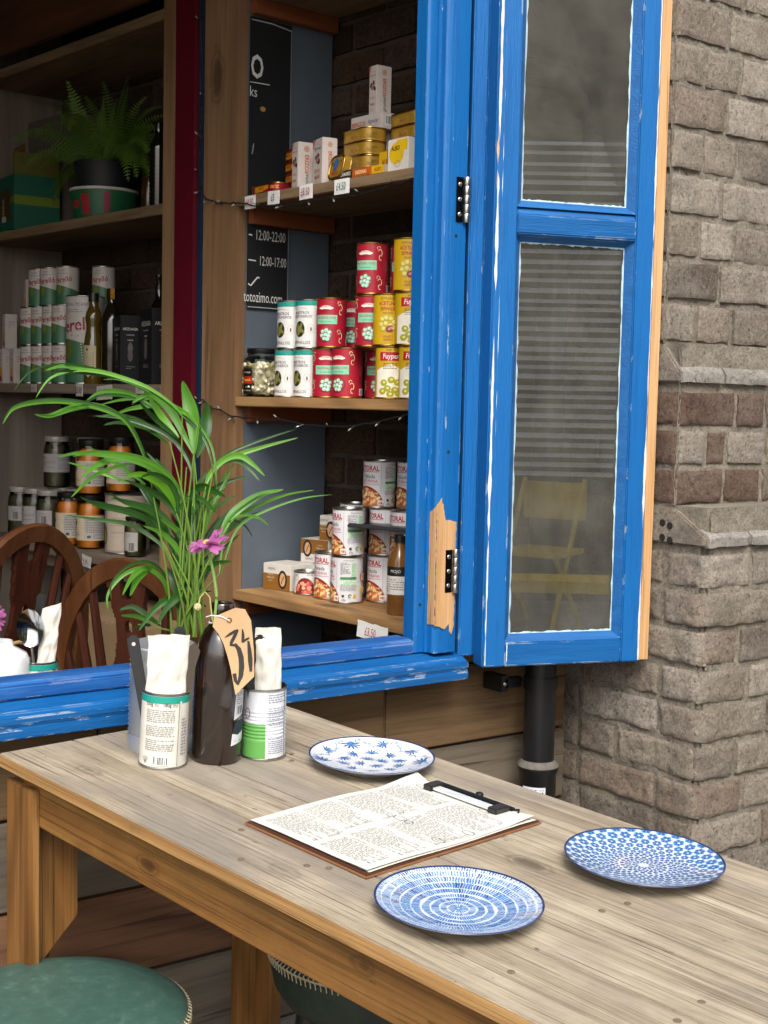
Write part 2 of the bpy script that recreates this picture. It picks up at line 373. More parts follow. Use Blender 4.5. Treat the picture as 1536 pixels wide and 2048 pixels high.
def can_body(key, r, h, hexc, ribs=None, rough=.4):
    def mk():
        prof = [(r, .004)]
        if ribs:
            z0, z1, n = ribs; prof.append((r, z0))
            for i in range(n):
                zz = z0+(z1-z0)*(i+.5)/n; d = (z1-z0)/n; prof += [(r, zz-d*.5), (r-.0012, zz), (r, zz+d*.5)]
        prof.append((r, h-.004)); return MB().lathe(prof, mat(hexc, rough, 0, .04), 48).mesh('can_body', True, angle=R(60))
    return cached(('cb', key), mk)
def can_lid(key, r, h, metal=None):
    m = metal or STEEL
    return cached(('cl', key), lambda: MB().lathe([(r, h-.004), (r+.0012, h-.003), (r+.0014, h-.001), (r+.0006, h), (r-.002, h), (r-.003, h-.004), (r-.01, h-.004), (r-.012, h-.0032), (0, h-.0034)], m, 48).mesh('lid', True))
def can_base(key, r, metal=None):
    m = metal or STEEL
    return cached(('cz', key), lambda: MB().lathe([(0, .0025), (r-.003, .0025), (r-.002, 0), (r+.0008, 0), (r+.0014, .0015), (r+.0008, .0035), (r, .004)], m, 48).mesh('base_rim', True))
def can(key, X, r, h, hexc, design, face, name, label, cat, group, ribs=None, metal=None, lid=True, rough=.4):
    t = thing(name, label, cat, X @ RZ(face), group)
    k2 = (key, r, h); ob('can_body', can_body(k2, r, h, hexc, ribs, rough), t)
    if lid: ob('lid', can_lid(k2, r, h, metal), t)
    ob('base_rim', can_base(k2, r, metal), t)
    if design:
        def rf(v):
            if not ribs: return r
            return r
        ob('printed_label', cached(('pl', k2), lambda: design(r, h).cyl('printed_label', r)), t)
    return t
def carton(key, X, w, d, h, hexc, designs, name, label, cat='box', group=None, bev=.0015):
    """box: w along local x, d along local y, base at z=0, centred; designs: dict face-> fn(w,h)->PR"""
    t = thing(name, label, cat, X, group)
    ob('carton_body', cached(('ct', key), lambda: MB().box(-w/2, w/2, -d/2, d/2, 0, h, mat(hexc, .5, 0, .05)).mesh('carton_body', bevel=bev)), t)
    Fs = {'front': (M.Rotation(R(90), 4, 'X'), TR((0, -d/2, 0)), w, h), 'right': (RZ(R(90)) @ M.Rotation(R(90), 4, 'X'), TR((w/2, 0, 0)), d, h),
          'left': (RZ(R(-90)) @ M.Rotation(R(90), 4, 'X'), TR((-w/2, 0, 0)), d, h), 'top': (M.Identity(4), TR((0, 0, h)), w, d)}
    for fc, fn in designs.items():
        Rm, Tm, a, b = Fs[fc]
        ob('printed_face', cached(('cf', key, fc), lambda: fn(a, b).flat('printed_face', Tm @ Rm)), t)
    return t
def sx(s, t, z): return SH @ TR((s, t, z))
def ordn(i): return ['first', 'second', 'third', 'fourth', 'fifth', 'sixth', 'seventh', 'eighth', 'ninth'][i]
# ================================================================== SETTING
gm = brickmat('flags', ['#8f8a82', '#9a948b', '#857f77'], '#a39d92', .6, .3, .4)
struct(MB().box(-40, 40, -40, 60, -.3, 0, gm).build('ground'))
# --- the room behind the window
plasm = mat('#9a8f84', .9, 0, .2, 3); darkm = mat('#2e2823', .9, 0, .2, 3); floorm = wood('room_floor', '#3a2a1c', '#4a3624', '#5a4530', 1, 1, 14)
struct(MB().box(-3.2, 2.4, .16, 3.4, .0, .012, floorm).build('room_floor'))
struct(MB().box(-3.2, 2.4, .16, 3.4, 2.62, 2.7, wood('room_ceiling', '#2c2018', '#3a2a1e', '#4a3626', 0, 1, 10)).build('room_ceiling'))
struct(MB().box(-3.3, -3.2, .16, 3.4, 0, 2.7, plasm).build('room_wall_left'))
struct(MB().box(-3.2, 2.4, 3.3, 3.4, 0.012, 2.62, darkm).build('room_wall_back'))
# side wall of old dark brick behind the shelves
T0 = .285
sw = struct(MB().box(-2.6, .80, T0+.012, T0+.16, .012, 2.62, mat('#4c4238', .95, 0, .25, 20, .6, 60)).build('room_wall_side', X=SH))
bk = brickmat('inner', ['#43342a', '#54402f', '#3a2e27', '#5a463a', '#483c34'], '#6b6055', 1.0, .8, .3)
def rough_brick(key, L, Hh, D, m, amp=.004, nx=9, nz=5, seed=0, edge=.004, cr=0, side=0):
    """brick with its face towards -y, chipped outline and a weathered face; local origin at face centre; cr rounds the corner end"""
    def mk():
        mb = MB(); off = V((seed*3.1, seed*1.7, seed*.9))
        def P(i, j):
            x = -L/2+L*i/nx; z = -Hh/2+Hh*j/nz; p = V((x, 0, z))
            n1 = NZ.fractal(p*19+off, 1.0, 2.1, 5); n2 = NZ.noise(p*48+off*2); n3 = abs(NZ.noise(p*95+off)); n4 = NZ.noise(p*210+off)
            ex = min(i, nx-i)/nx*L; ez = min(j, nz-j)/nz*Hh; e = min(1, min(ex, ez)/edge)
            y = -amp*(.8*n1+.5*n2-.8*n3+.35*n4)+.0026*(1-e)
            if cr:
                d = (x+L/2) if side < 0 else (L/2-x); y += cr*max(0, 1-d/(cr*2.2))**2
            x += .004*NZ.noise(p*30+off*3)*(1 if i in (0, nx) else .5); z += .0035*NZ.noise(p*32-off*3)*(1 if j in (0, nz) else .5)
            return (x, y, z)
        g = [[P(i, j) for j in range(nz+1)] for i in range(nx+1)]
        mb.grid(lambda a, b: g[round(a*nx)][round(b*nz)], nx, nz, m)
        ring = [(i, 0) for i in range(nx)]+[(nx, j) for j in range(nz)]+[(i, nz) for i in range(nx, 0, -1)]+[(0, j) for j in range(nz, 0, -1)]
        fr = [g[i][j] for i, j in ring]; n = len(fr)
        mb.add(fr+[(x, D, z) for x, y, z in fr], [(k, n+k, n+(k+1) % n, (k+1) % n) for k in range(n)], m)
        return mb.mesh('brick', True, angle=R(50))
    return cached(('rb', key, seed, cr, side, amp), mk)
zc = .62; row = 0
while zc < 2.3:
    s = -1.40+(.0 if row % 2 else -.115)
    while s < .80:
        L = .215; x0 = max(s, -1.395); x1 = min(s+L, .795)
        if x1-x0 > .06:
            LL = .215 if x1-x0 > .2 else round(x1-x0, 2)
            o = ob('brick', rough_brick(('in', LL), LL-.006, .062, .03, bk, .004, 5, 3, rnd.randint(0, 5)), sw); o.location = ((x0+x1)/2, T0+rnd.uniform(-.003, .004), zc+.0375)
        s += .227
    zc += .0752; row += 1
# --- front wall of the shop (mostly outside the picture)
fwm = brickmat('front', ['#5a4f46', '#6b5e52', '#4c443d'], '#7b7268', .7, .5, .3)
struct(MB().box(-3.3, 2.6, .10, .16, 2.56, 5.2, fwm).box(-3.3, -2.6, .10, .16, 0, 2.56, fwm).build('shop_front_wall'))
struct(MB().box(1.64, 2.6, .125, .16, .0, 2.56, fwm).box(-2.6, 1.64, .125, .16, 0, .76, fwm).build('shop_inner_lining'))
# --- weathered boards under and beside the window
pw = thing('plank_wall', 'wall of weathered horizontal planks under the blue window sill', 'plank wall')
PLK = [wood('plank%d' % i, *c, axis=0, along=1.0, across=9, rough=.85, streak=.6, knots=1.3, bump=.8, rings=rr) for i, (c, rr) in enumerate([
    (('#4b3a28', '#6d563c', '#8a7152'), 0), (('#473f36', '#62584b', '#776c5d'), 0), (('#4e3526', '#6a4a35', '#7f5d44'), 9), (('#57534c', '#706b62', '#87827a'), 0), (('#51422f', '#75614a', '#8d775b'), 7)])]
zs = [(0.02, .158, 3), (.162, .310, 1), (.316, .458, 2), (.464, .608, 1), (.614, .756, 0)]
for i, (a, b, k) in enumerate(zs):
    xs = [-2.6, .40+.13*i, 1.50, 1.974] if i != 2 else [-2.6, 1.34, 1.974]
    for j in range(len(xs)-1):
        kk = k if j < len(xs)-2 or i == 2 else [3, 1, 2, 1, 0][i]
        boxo(xs[j]+.0015, xs[j+1]-.0015, .088+rnd.uniform(0, .004), .12, a, b+(.012 if i == 4 else 0), PLK[kk], 'plank', pw, .003)
z = .772; i = 0
while z < 2.5:
    h = .148; boxo(1.64, 1.974, .092+rnd.uniform(0, .003), .12, z, min(z+h-.005, 2.555), PLK[[0, 1, 4, 1, 0][i % 5]], 'plank', pw, .003); z += h; i += 1
# --- blue window frame
BL = paint_blue(); BLH = paint_blue('blue_long', base='#0c5490', dark='#09477c', light='#1c629c', axis=0, chipamt=.6); BLW = paint_blue('blue_worn', base='#1d5596', dark='#124684', light='#3f74b0', axis=0, chipamt=.8, chip='#9ba3b4')
RAW = wood('raw_pine', '#a87c4a', '#c2986a', '#d0aa80', 2, 1.5, 30, .6, .45, 1.2, .2)
wf = thing('window_frame', 'chipped blue painted timber window frame with sloping sill around the shop opening', 'window frame')
# sill: stepped section extruded along x
def extr(poly, x0, x1, m, name, par, bev=.0025):
    mb = MB(); n = len(poly); vs = [(x0, y, zz) for y, zz in poly]+[(x1, y, zz) for y, zz in poly]
    mb.add(vs, [tuple(range(n)), tuple(range(n, 2*n))[::-1]]+[(i, n+i, n+(i+1) % n, (i+1) % n) for i in range(n)], m); return mb.build(name, par, bevel=bev)
extr([(0, .764), (0, .779), (.0035, .7805), (.0035, .784), (0, .786), (0, .797), (.012, .801), (.014, .8035), (.052, .8125), (.10, .8125), (.10, .757), (.03, .757), (.03, .764)], -2.6, 1.628, BLH, 'sill', wf, .0018)
extr([(.046, .8135), (.046, .8345), (.052, .840), (.098, .842), (.098, .8135)], -2.6, 1.532, BLW, 'bottom_rail', wf)
prof = [(1.533, .082), (1.533, .051), (1.537, .047), (1.5525, .047), (1.5525, .042), (1.5585, .041), (1.5585, .028), (1.562, .024), (1.568, .022), (1.574, .022), (1.5748, .0232), (1.5756, .022), (1.611, .022), (1.611, .082)]
mb = MB(); mb.prism(prof, .8145, 2.56, BL); jamb = mb.build('jamb', wf, bevel=.0012)
# bare pine where the paint was stripped round the lower hinge
def ragged(pts, n, amp, seed):
    rr = random.Random(seed); out = []
    for i, p in enumerate(pts):
        q = pts[(i+1) % len(pts)]; k = max(1, int(math.hypot(q[0]-p[0], q[1]-p[1])/n))
        for j in range(k):
            t = j/k; out.append((p[0]+(q[0]-p[0])*t+rr.uniform(-amp, amp), p[1]+(q[1]-p[1])*t+rr.uniform(-amp, amp)))
    return out
pt = ragged([(1.5592, .868), (1.5592, 1.092), (1.569, 1.104), (1.580, 1.062), (1.590, 1.065), (1.605, 1.060), (1.606, .95), (1.604, .865), (1.598, .848), (1.592, .868), (1.582, .86)], .006, .0012, 4)
MB().prism(pt, 0, .0016, RAW, M.Rotation(R(90), 4, 'X')).build('bare_wood_patch', wf, X=TR((0, .0215, 0)))['label'] = 'bare pine patch on the jamb where the blue paint is scraped off'
pt = ragged([(.0215, .87), (.0215, 1.09), (.040, 1.078), (.040, .868)], .008, .0006, 9)
MB().prism(pt, 0, .0012, RAW, M(((0, 0, -1, 0), (1, 0, 0, 0), (0, 1, 0, 0), (0, 0, 0, 1)))).build('bare_wood_patch', wf, X=TR((1.5583, 0, 0)))
for (hx, hz) in ((1.588, 1.585), (1.583, 1.19), (1.5445, .905), (1.585, .862)):
    MB().lathe([(0, 0), (.003, 0), (.0034, -.001)], mat('#20242c', .5), 10, X=TR((hx, .0465 if hx < 1.549 else .0215, hz)) @ M.Rotation(R(90), 4, 'X')).build('nail_hole', wf)
boxo(-2.6, 1.532, .03, .082, 2.50, 2.56, BLH, 'head_rail', wf, .003)
boxo(-2.6, -2.52, .03, .082, .8145, 2.498, BL, 'jamb', wf, .003)
# --- open casement sash, hinged on the jamb and swung back against the pier
SA = TR((1.633, -.030, .790)) @ RZ(R(-18.9))
sash = thing('casement_sash', 'open blue casement window sash with two glass panes swung back to the brick pier', 'window', SA)
SW, SHt, TH = .328, 1.60, .044
boxo(0, .046, 0, TH, 0, SHt, BL, 'stile', sash, .0025); boxo(SW-.040, SW, 0, TH, 0, SHt, BL, 'stile', sash, .0025)
boxo(.0465, SW-.0405, 0.0005, TH-.0005, .0, .046, BLH, 'rail', sash, .0025); boxo(.0465, SW-.0405, .0005, TH-.0005, SHt-.06, SHt, BLH, 'rail', sash, .0025)
mb = MB(); ZM = .833
pm = [(-.002, ZM-.030), (-.002, ZM+.004), (.004, ZM+.012), (.024, ZM+.026), (.040, ZM+.026), (.040, ZM-.026), (.020, ZM-.026), (.006, ZM-.036)]
n = len(pm); mb.add([(.0465, y, zz) for y, zz in pm]+[(SW-.0405, y, zz) for y, zz in pm], [tuple(range(n)), tuple(range(n, 2*n))[::-1]]+[(i, n+i, n+(i+1) % n, (i+1) % n) for i in range(n)], BLH); mb.build('glazing_bar', sash, bevel=.002)
# splayed beads round each pane
def bead(z0, z1):
    x0, x1 = .0462, SW-.0402; b = .014
    mb = MB()
    for (p, q) in (((x0, z0), (x1, z0)), ((x1, z0), (x1, z1)), ((x1, z1), (x0, z1)), ((x0, z1), (x0, z0))):
        ins = lambda c: (c[0]+(b if c[0] < SW/2 else -b), c[1]+(b if c[1] < (z0+z1)/2 else -b))
        pi_, qi = ins(p), ins(q); mb.add([(p[0], .004, p[1]), (q[0], .004, q[1]), (qi[0], .018, qi[1]), (pi_[0], .018, pi_[1])], [(0, 1, 2, 3)], BLH)
    mb.build('bead', sash)
    mp = MB(); pm_ = mat('#a3b9bd', .6, 0, .2, 80); rr = random.Random(int(z0*100)); x0 += b; x1 -= b; zz0, zz1 = z0+b, z1-b
    for (p, q) in (((x0, zz0), (x1, zz0)), ((x1, zz0), (x1, zz1)), ((x1, zz1), (x0, zz1)), ((x0, zz1), (x0, zz0))):
        k = 40; d = V((q[0]-p[0], q[1]-p[1])).normalized(); nn = V((-d.y, d.x)); vs = []
        for i in range(k+1):
            t = i/k; c = V(p)+(V(q)-V(p))*t; wd = rr.uniform(.0006, .0036); a = c-nn*.0015; e = c+nn*wd; vs += [(a.x, .0172, a.y), (e.x, .0182, e.y)]
        mp.add(vs, [(2*i, 2*i+1, 2*i+3, 2*i+2) for i in range(k)], pm_)
    mp.build('putty', sash)
    g = MB().box(x0-.004, x1+.004, .0195, .0235, zz0-.004, zz1+.004, glassmat('pane', dirt=.085, ior=2.1)).build('pane', sash)
bead(.046, ZM-.030); bead(ZM+.018, SHt-.06)
# rebated back of the hinge stile, hinges, bare strip on the closing edge
boxo(-.030, -.001, TH+.001, TH+.030, .014, SHt, BL, 'rebate', sash, .0025)
boxo(.0, .05, TH+.001, TH+.030, .014, SHt, BL, 'rebate', sash, .0025)
boxo(SW+.0006, SW+.0215, .004, .026, .002, SHt, RAW, 'bare_edge_strip', sash, .0012)
def chips(x0, wmax, y, z0, z1, c, name, seed, n=120, dy=-.0008, solid=.15):
    rr = random.Random(seed); mb = MB(); vs = []; m = mat(c, .7, 0, .12, 90)
    for i in range(n+1):
        zz = z0+(z1-z0)*i/n; a = max(0, NZ.noise(V((seed, zz*7, 0)))*.9+NZ.noise(V((seed, zz*31, 3)))*.5+solid); wd = wmax*min(1, a)+.00005; j = rr.uniform(-.0004, .0004)
        vs += [(x0-wd*.55+j, y+dy, zz), (x0+wd*.45+j, y+dy, zz)]
    mb.add(vs, [(2*i, 2*i+1, 2*i+3, 2*i+2) for i in range(n)], m); o = mb.build(name, sash); return o
chips(.0065, .0095, 0, .004, SHt, '#cbc9c4', 'paint_chip', 3, solid=.32); chips(.015, .004, 0, .3, SHt, '#bcd3dd', 'paint_chip', 8, solid=-.05)
chips(.004, .010, 0, .88, SHt, '#c29a6c', 'paint_chip', 5, solid=.0)
chips(SW-.003, .0055, 0, .003, SHt, '#c9c8c5', 'paint_chip', 11, solid=.35)
chips(.050, .0022, .0, .01, .045, '#d8e2e6', 'paint_chip', 14, n=20, solid=.5)
SI = SA.inverted()
for (hx, zz) in ((1.5935, 1.651), (1.5895, .968)):
    X = SI @ TR((hx, .0215, zz)); o = MB().box(-.0085, .0075, -.0026, -.0004, -.040, .040, mat('#1b1b20', .25, .9, .05)).build('hinge', sash, X=X, bevel=.0005); o['label'] = 'steel butt hinge with three screws'
    kn = MB()
    for k in range(5): kn.lathe([(0, -.041+k*.0164), (.0058, -.041+k*.0164), (.0062, -.040+k*.0164), (.0062, -.041+(k+1)*.0164-.0012), (.0058, -.041+(k+1)*.0164-.0004), (0, -.041+(k+1)*.0164-.0004)], STEEL, 16)
    kn.build('knuckle', o, True, X=TR((.0138, -.0045, 0)))
    for zz2 in (-.027, .0, .027): MB().ball((-.001, -.0028, zz2), .0042, .0016, .0042, STEEL, 12, 6).build('screw', o, True)
# --- brick pier
XR = 1.977; Y1, Y2, Y3 = -.14, -.183, -.262
pier = thing('brick_pier', 'weathered grey brown brick pier with stepped chamfered plinth courses', 'brick pier')
mort = brickmat('mortar', ['#8f877a', '#9a9183'], '#b8ad97', 1.0, 1.2, .5)
BR = brickmat('pier', ['#7d7264', '#94897a', '#6b6156', '#a0968a', '#7a6858', '#8d8377'], '#a29b90', .8, 1.0, .45)
BRR = brickmat('pier_red', ['#5e4840', '#665247', '#6b5c51'], '#857b70', .8, .8, .6)
BRS = brickmat('pier_slab', ['#85807a', '#7d7870', '#8f8b86'], '#aaa49b', .45, .8, .4)
def wavy_sheet(x0, x1, z0, z1, nx, nz, amp, m, name, X):
    return MB().grid(lambda a, b: (x0+(x1-x0)*a, amp*NZ.fractal(V(((x0+(x1-x0)*a)*30, (z0+(z1-z0)*b)*60, z0)), 1, 2, 3), z0+(z1-z0)*b), nx, nz, m).build(name, pier, True, X=X)
XE = 2.75
RET = TR((XR, 0, 0)) @ RZ(R(-90))     # local x -> -y (outwards), face normal -x
def core(yf, z0, z1, g=.006):
    MB().box(XR+.013, XE, yf+.013, .12, z0, z1, mort).build('core', pier)
    wavy_sheet(XR+g*.6, XE, z0, z1, 90, max(4, int((z1-z0)/.008)), .004, mort, 'mortar_face', TR((0, yf+.0072, 0)))
    wavy_sheet(-.12, -yf-g*.6, z0, z1, 40, max(4, int((z1-z0)/.008)), .004, mort, 'mortar_face', RET @ TR((0, .0072, 0)))
core(Y1, 1.405, 2.6); core(Y2, 1.095, 1.405); core(Y3, 0, 1.095, .030)
def course(z0, z1, yf, first, rest, mset=None, seedb=0, rough=.0016, cr=.004):
    hh = z1-z0-.0135
    x = XR; k = 0; ls = [first]+rest
    while x < XE-.05:
        L = ls[k] if k < len(ls) else (.215 if k % 2 else .105); L = min(L, XE-x)
        mm = (mset[k % len(mset)] if mset else BR); nx = max(8, int(L/.006)); am = rough*(.45 if k == 0 and cr < .01 else 1)
        o = ob('brick', rough_brick(('p', round(L, 3), round(hh, 4), mm.name), L-.013, hh, .02, mm, am, nx, 11, (seedb*5+k) % 23, .0035, cr if k == 0 else 0, -1), pier)
        o.matrix_local = TR((x+L/2, yf+rnd.uniform(-.003, .003), (z0+z1)/2)) @ M.Rotation(rnd.uniform(-.015, .015), 4, 'Y'); x += L; k += 1
    y = -yf; k = 0; ls = [.105 if first > .11 else .215]
    while y > -.10:
        L = ls[k] if k < 1 else (.215 if ls[0] < .15 else .105); L = min(L, y+.115)
        if L < .03: break
        mm = mset[(k+1) % len(mset)] if mset else BR
        o = ob('brick', rough_brick(('p', round(L, 3), round(hh, 4), mm.name), L-.013, hh, .02, mm, rough, max(8, int(L/.006)), 11, (seedb*7+k+3) % 23, .0035, cr if k == 0 else 0, 1), pier)
        o.matrix_local = RET @ TR((y-L/2, rnd.uniform(-.002, .003), (z0+z1)/2)); y -= L; k += 1
zz = 1.405; r = 0
while zz < 2.5:
    course(zz, zz+.0815, Y1, .092 if r % 2 == 0 else .155, [.105, .12, .215] if r % 2 == 0 else [.16, .105, .215], None, r); zz += .0815; r += 1
def chamfer(z0, z1, ya, yb, seed):
    # sloping slabs between the faces ya (above) and yb (below)
    x = XR; k = 0; mm = BRS; lip = .020
    for L in (.125, .14, .215, .215, .2):
        L = min(L, XE-x)
        if L < .04: break
        nx = 10; ny = 8; off = V((seed+k*2.2, k, 0)); yb2 = yb-.004
        def P(a, b, L=L, x=x, off=off):
            px = x+.003+(L-.006)*a
            if b < .3: y = yb2; zt = z0+.012+lip*(b/.3)
            else: t = (b-.3)/.7; y = yb2+(ya+.006-yb2)*t; zt = z0+.012+lip+(z1-.006-z0-.012-lip)*t
            d = .0028*NZ.fractal(V((px*25, zt*40, 1))+off, 1, 2, 3); return (px, y+d, zt+d)
        mb = MB(); mb.grid(P, nx, ny, mm)
        # side walls back into the core
        for a in (0, 1):
            vs = [P(a, j/ny) for j in range(ny+1)]; vs2 = [(v[0], ya+.03, z0+.012) for v in vs]
            mb.add(vs+vs2, [(j, j+1, ny+2+j, ny+1+j) for j in range(ny)], mm)
        mb.add([P(i/nx, 0) for i in range(nx+1)]+[(P(i/nx, 0)[0], ya+.03, z0+.012) for i in range(nx+1)], [(i, i+1, nx+2+i, nx+1+i) for i in range(nx)], mm)
        mb.build('chamfered_brick', pier, True, angle=R(45)); x += L; k += 1
    # end of the course on the return face
    end = [(-yb2-.004 if False else -yb-.0, z0+.012), (-yb, z0+.03), (-ya, z1-.004), (-ya-.10, z1-.004), (-ya-.10, z0+.012)]
    mb = MB(); n_ = len(end); mb.add([(y, -.002, zz) for y, zz in end]+[(y, .03, zz) for y, zz in end], [tuple(range(n_))]+[(i, n_+i, n_+(i+1) % n_, (i+1) % n_) for i in range(n_)], BR); mb.build('brick', pier, X=RET, bevel=.003)
    return end
chamfer(1.318, 1.403, Y1, Y2, 1); chamfer(1.010, 1.092, Y2, Y3, 7)
# vent brick with four round holes on the return face
MB().box(-.0, .0001, 0, .0001, 0, .0001, BR).build('brick', pier, X=RET @ TR((.1, .02, 1.05)))
for (dy, dz) in ((0, 0), (.019, -.004), (-.001, .028), (.018, .024)):
    MB().lathe([(0, .0), (.0065, .0), (.0085, -.004)], mat('#15110d', .9), 14, X=RET @ TR((.155+dy, -.0035, 1.032+dz)) @ M.Rotation(R(90), 4, 'X')).build('vent_hole', pier)
zz = 1.318-.0
for i in range(3):
    z1 = 1.318-.075*i; course(z1-.075, z1, Y2, (.17, .085, .14)[i], [(.09, .06, .12)[i], .12, .2], [BRR if i != 1 else BR, BRR, BR, BR] if i < 3 else None, 30+i, .0016)
zz = 1.012; r = 0
while zz > -.05:
    course(zz-.0738, zz, Y3, (.14, .2, .11)[r % 3], [.16, .1, .215], None, 50+r, .0034, .010); zz -= .0738; r += 1
# --- downpipe
dp = thing('downpipe', 'black plastic downpipe with socket collar in the corner beside the brick pier', 'downpipe', TR((1.818, .005, 0)))
PBK = mat('#121315', .3, 0, .25, 14)
MB().lathe([(.031, .57), (.031, 1.6)], PBK, 32).build('pipe', dp, True)
MB().lathe([(.031, .58), (.0335, .575), (.041, .573), (.0415, .568), (.0395, .560), (.0365, .556), (.0365, .0), (.0, .0)], PBK, 32).build('socket', dp, True)
MB().lathe([(.0318, .5835), (.0412, .5745), (.0418, .5715), (.0412, .5705)], mat('#5f5a53', .9, 0, .3, 60), 32).build('dusty_lip', dp, True)
mb = MB().lathe([(.0312, .725), (.034, .725), (.034, .750), (.0312, .750)], PBK, 32); mb.box(-.075, -.03, .02, .034, .728, .748, PBK).box(-.085, -.066, .02, .074, .722, .754, PBK).box(.03, .07, .03, .07, .728, .748, PBK)
br_ = mb.build('bracket', dp, bevel=.001); MB().ball((-.0755, .019, .738), .005, .003, .005, STEEL, 10, 6).build('screw', br_, True)
pr = PR(); pr.rect(-.024, .468, .024, .535, '#c9ccd2'); pr.lines(-.02, .02, .522, .532, 2, '#444444'); pr.barcode(0, .492, .036, .045, bg='#c9ccd2')
ob('barcode_sticker', pr.cyl('barcode_sticker', .0366, R(-145)), dp)
# --- far side of the yard, only ever seen mirrored in the panes
opp = thing('opposite_building', 'brick wall across the yard seen mirrored in the window panes', 'building', TR((2.4, -6.4, 0)))
MB().box(-3.2, 4.4, -.3, 0, 0, 5.2, brickmat('opp', ['#4c4038', '#554840'], '#6d6257', .6, .4, .3)).build('wall', opp)
bl = MB().box(-1.25, .95, .0, .06, .75, 3.05, mat('#1c1f22', .6)).build('window', opp)
for i in range(35):
    MB().box(-1.15, .85, -.020, .020, -.002, .002, mat('#f0f0ea', .6, 0, .05)).build('blind_slat', bl, X=TR((0, .09, .85+i*.062+rnd.uniform(-.006, .006))) @ M.Rotation(R(-42+rnd.uniform(-9, 9)), 4, 'X') @ M.Rotation(rnd.uniform(-.004, .004), 4, 'Y'))
yc = thing('yellow_chair', 'yellow metal folding chair across the yard mirrored in the pane', 'chair', TR((2.25, -5.3, 0)) @ RZ(R(30)))
YM = mat('#e8c414', .4)
MB().box(-.2, .2, -.2, .2, .43, .46, YM).build('seat', yc, bevel=.005); MB().box(-.2, .2, -.22, -.2, .62, .84, YM).build('backrest', yc, bevel=.005)
for sx_ in (-.19, .19): MB().tube([(sx_, .22, 0), (sx_, -.2, .86)], .014, YM).build('leg', yc); MB().tube([(sx_*.9, -.24, 0), (sx_*.9, .16, .44)], .014, YM).build('leg', yc)
rt_ = thing('red_table', 'red topped cafe table across the yard mirrored in the pane', 'table', TR((1.75, -5.5, 0)))
MB().lathe([(0, .70), (.34, .70), (.34, .73), (0, .73)], mat('#c63a24', .4), 32).build('table_top', rt_); MB().tube([(0, 0, .02), (0, 0, .7)], .03, BLACKP).build('pedestal', rt_); MB().lathe([(0, 0), (.22, 0), (.2, .02), (0, .03)], BLACKP, 24).build('base', rt_)
yb_ = thing('yellow_bench', 'low yellow bench across the yard mirrored in the pane', 'bench', TR((2.3, -4.3, 0)))
MB().box(-.6, .5, -.15, .15, .36, .42, YM).build('seat', yb_, bevel=.005)
for sx_ in (-.5, .4): MB().box(sx_-.03, sx_+.03, -.13, .13, 0, .36, YM).build('leg', yb_)
# ================================================================== SHELVES (shelf frame: s along the front, t into the shelf)
W_POST = wood('post', '#6e5138', '#876748', '#9c7d5c', 2, .9, 10, .7, .45, 1.0, .4)
W_SHELF = wood('shelf_pine', '#7d5b38', '#98734a', '#b08c5e', 0, 1.0, 10, .7, .5, 1.2, .4, rings=6)
W_OLD = wood('shelf_old', '#5d4a35', '#7d674c', '#927c5e', 0, 1.3, 12, .8, .65, 0, .7)
W_GREY = wood('shelf_grey', '#5e5144', '#7a6c5c', '#8c7f70', 0, 1.0, 9, .85, .5, 0, .5)
W_CLEAT = wood('cleat', '#6d3d20', '#82492a', '#935634', 1, 1.0, 12, .6, .4, 1.5, .3)
W_PANEL = wood('panel_ply', '#6e6459', '#877c70', '#978d82', 2, .8, 5, .85, .3, 0, .3)
GREY = mat('#59636d', .6, 0, .10, 9, .15, 60)
un = thing('window_shelf_unit', 'pine shelf unit with grey end panel in the corner beside the window', 'shelves', SH)
boxo(-.142, 0, 0, .028, .012, 2.42, W_POST, 'post', un, .002)
boxo(-.022, -.001, .0285, T0-.004, .012, 2.42, GREY, 'end_panel', un, .001)
for z, m, nm in ((1.752, W_OLD, 'upper'), (1.286, W_SHELF, 'mid'), (.824, W_SHELF, 'low'), (2.235, W_OLD, 'top')):
    boxo(.0005, .715, .0, T0-.004, z-.023, z, m, 'shelf', un, .002)
    boxo(.0005, .024, .030, T0-.006, z-.060, z-.0235, W_CLEAT, 'cleat', un, .0015)
    boxo(.69, .714, .030, T0-.006, z-.060, z-.0235, W_CLEAT, 'cleat', un, .0015)
boxo(.716, .736, .0, T0-.004, .012, 2.42, W_POST, 'post', un, .002)
# maroon and dark blue uprights between the two shelf bays
mp_ = thing('maroon_upright', 'maroon painted upright between the two shelf bays', 'post', SH); boxo(-.252, -.163, -.012, .03, .012, 2.6, mat('#5a0a1c', .45, 0, .12, 12), 'board', mp_, .003)
bp_ = thing('navy_upright', 'narrow dark blue upright next to the maroon one', 'post', SH); boxo(-.161, -.1435, -.004, .03, .012, 2.6, mat('#12283f', .5, 0, .15, 12), 'board', bp_, .002)
un2 = thing('dark_shelf_unit', 'dim shelf unit of old boards deeper in the shop', 'shelves', SH)
boxo(-.324, -.256, 0, .03, .012, 2.42, W_POST, 'post', un2, .002)
boxo(-1.380, -1.360, .0, T0-.004, .012, 2.42, W_PANEL, 'end_panel', un2, .001)
for z, m in ((1.768, W_OLD), (1.313, W_GREY), (.845, W_GREY), (2.247, W_OLD)):
    boxo(-1.3595, -.3245, .0, T0-.004, z-.027, z, m, 'shelf', un2, .002)
boxo(-1.3595, -.3245, .03, .06, .78, .815, W_GREY, 'cleat', un2, .0015)
boxo(-1.75, -.2, -.02, .0, 2.275, 2.615, wood('fascia', '#4a2e1c', '#5d3b25', '#6e4a30', 0, .8, 7, .7, .4, 0, .4), 'fascia_board', un2, .002)
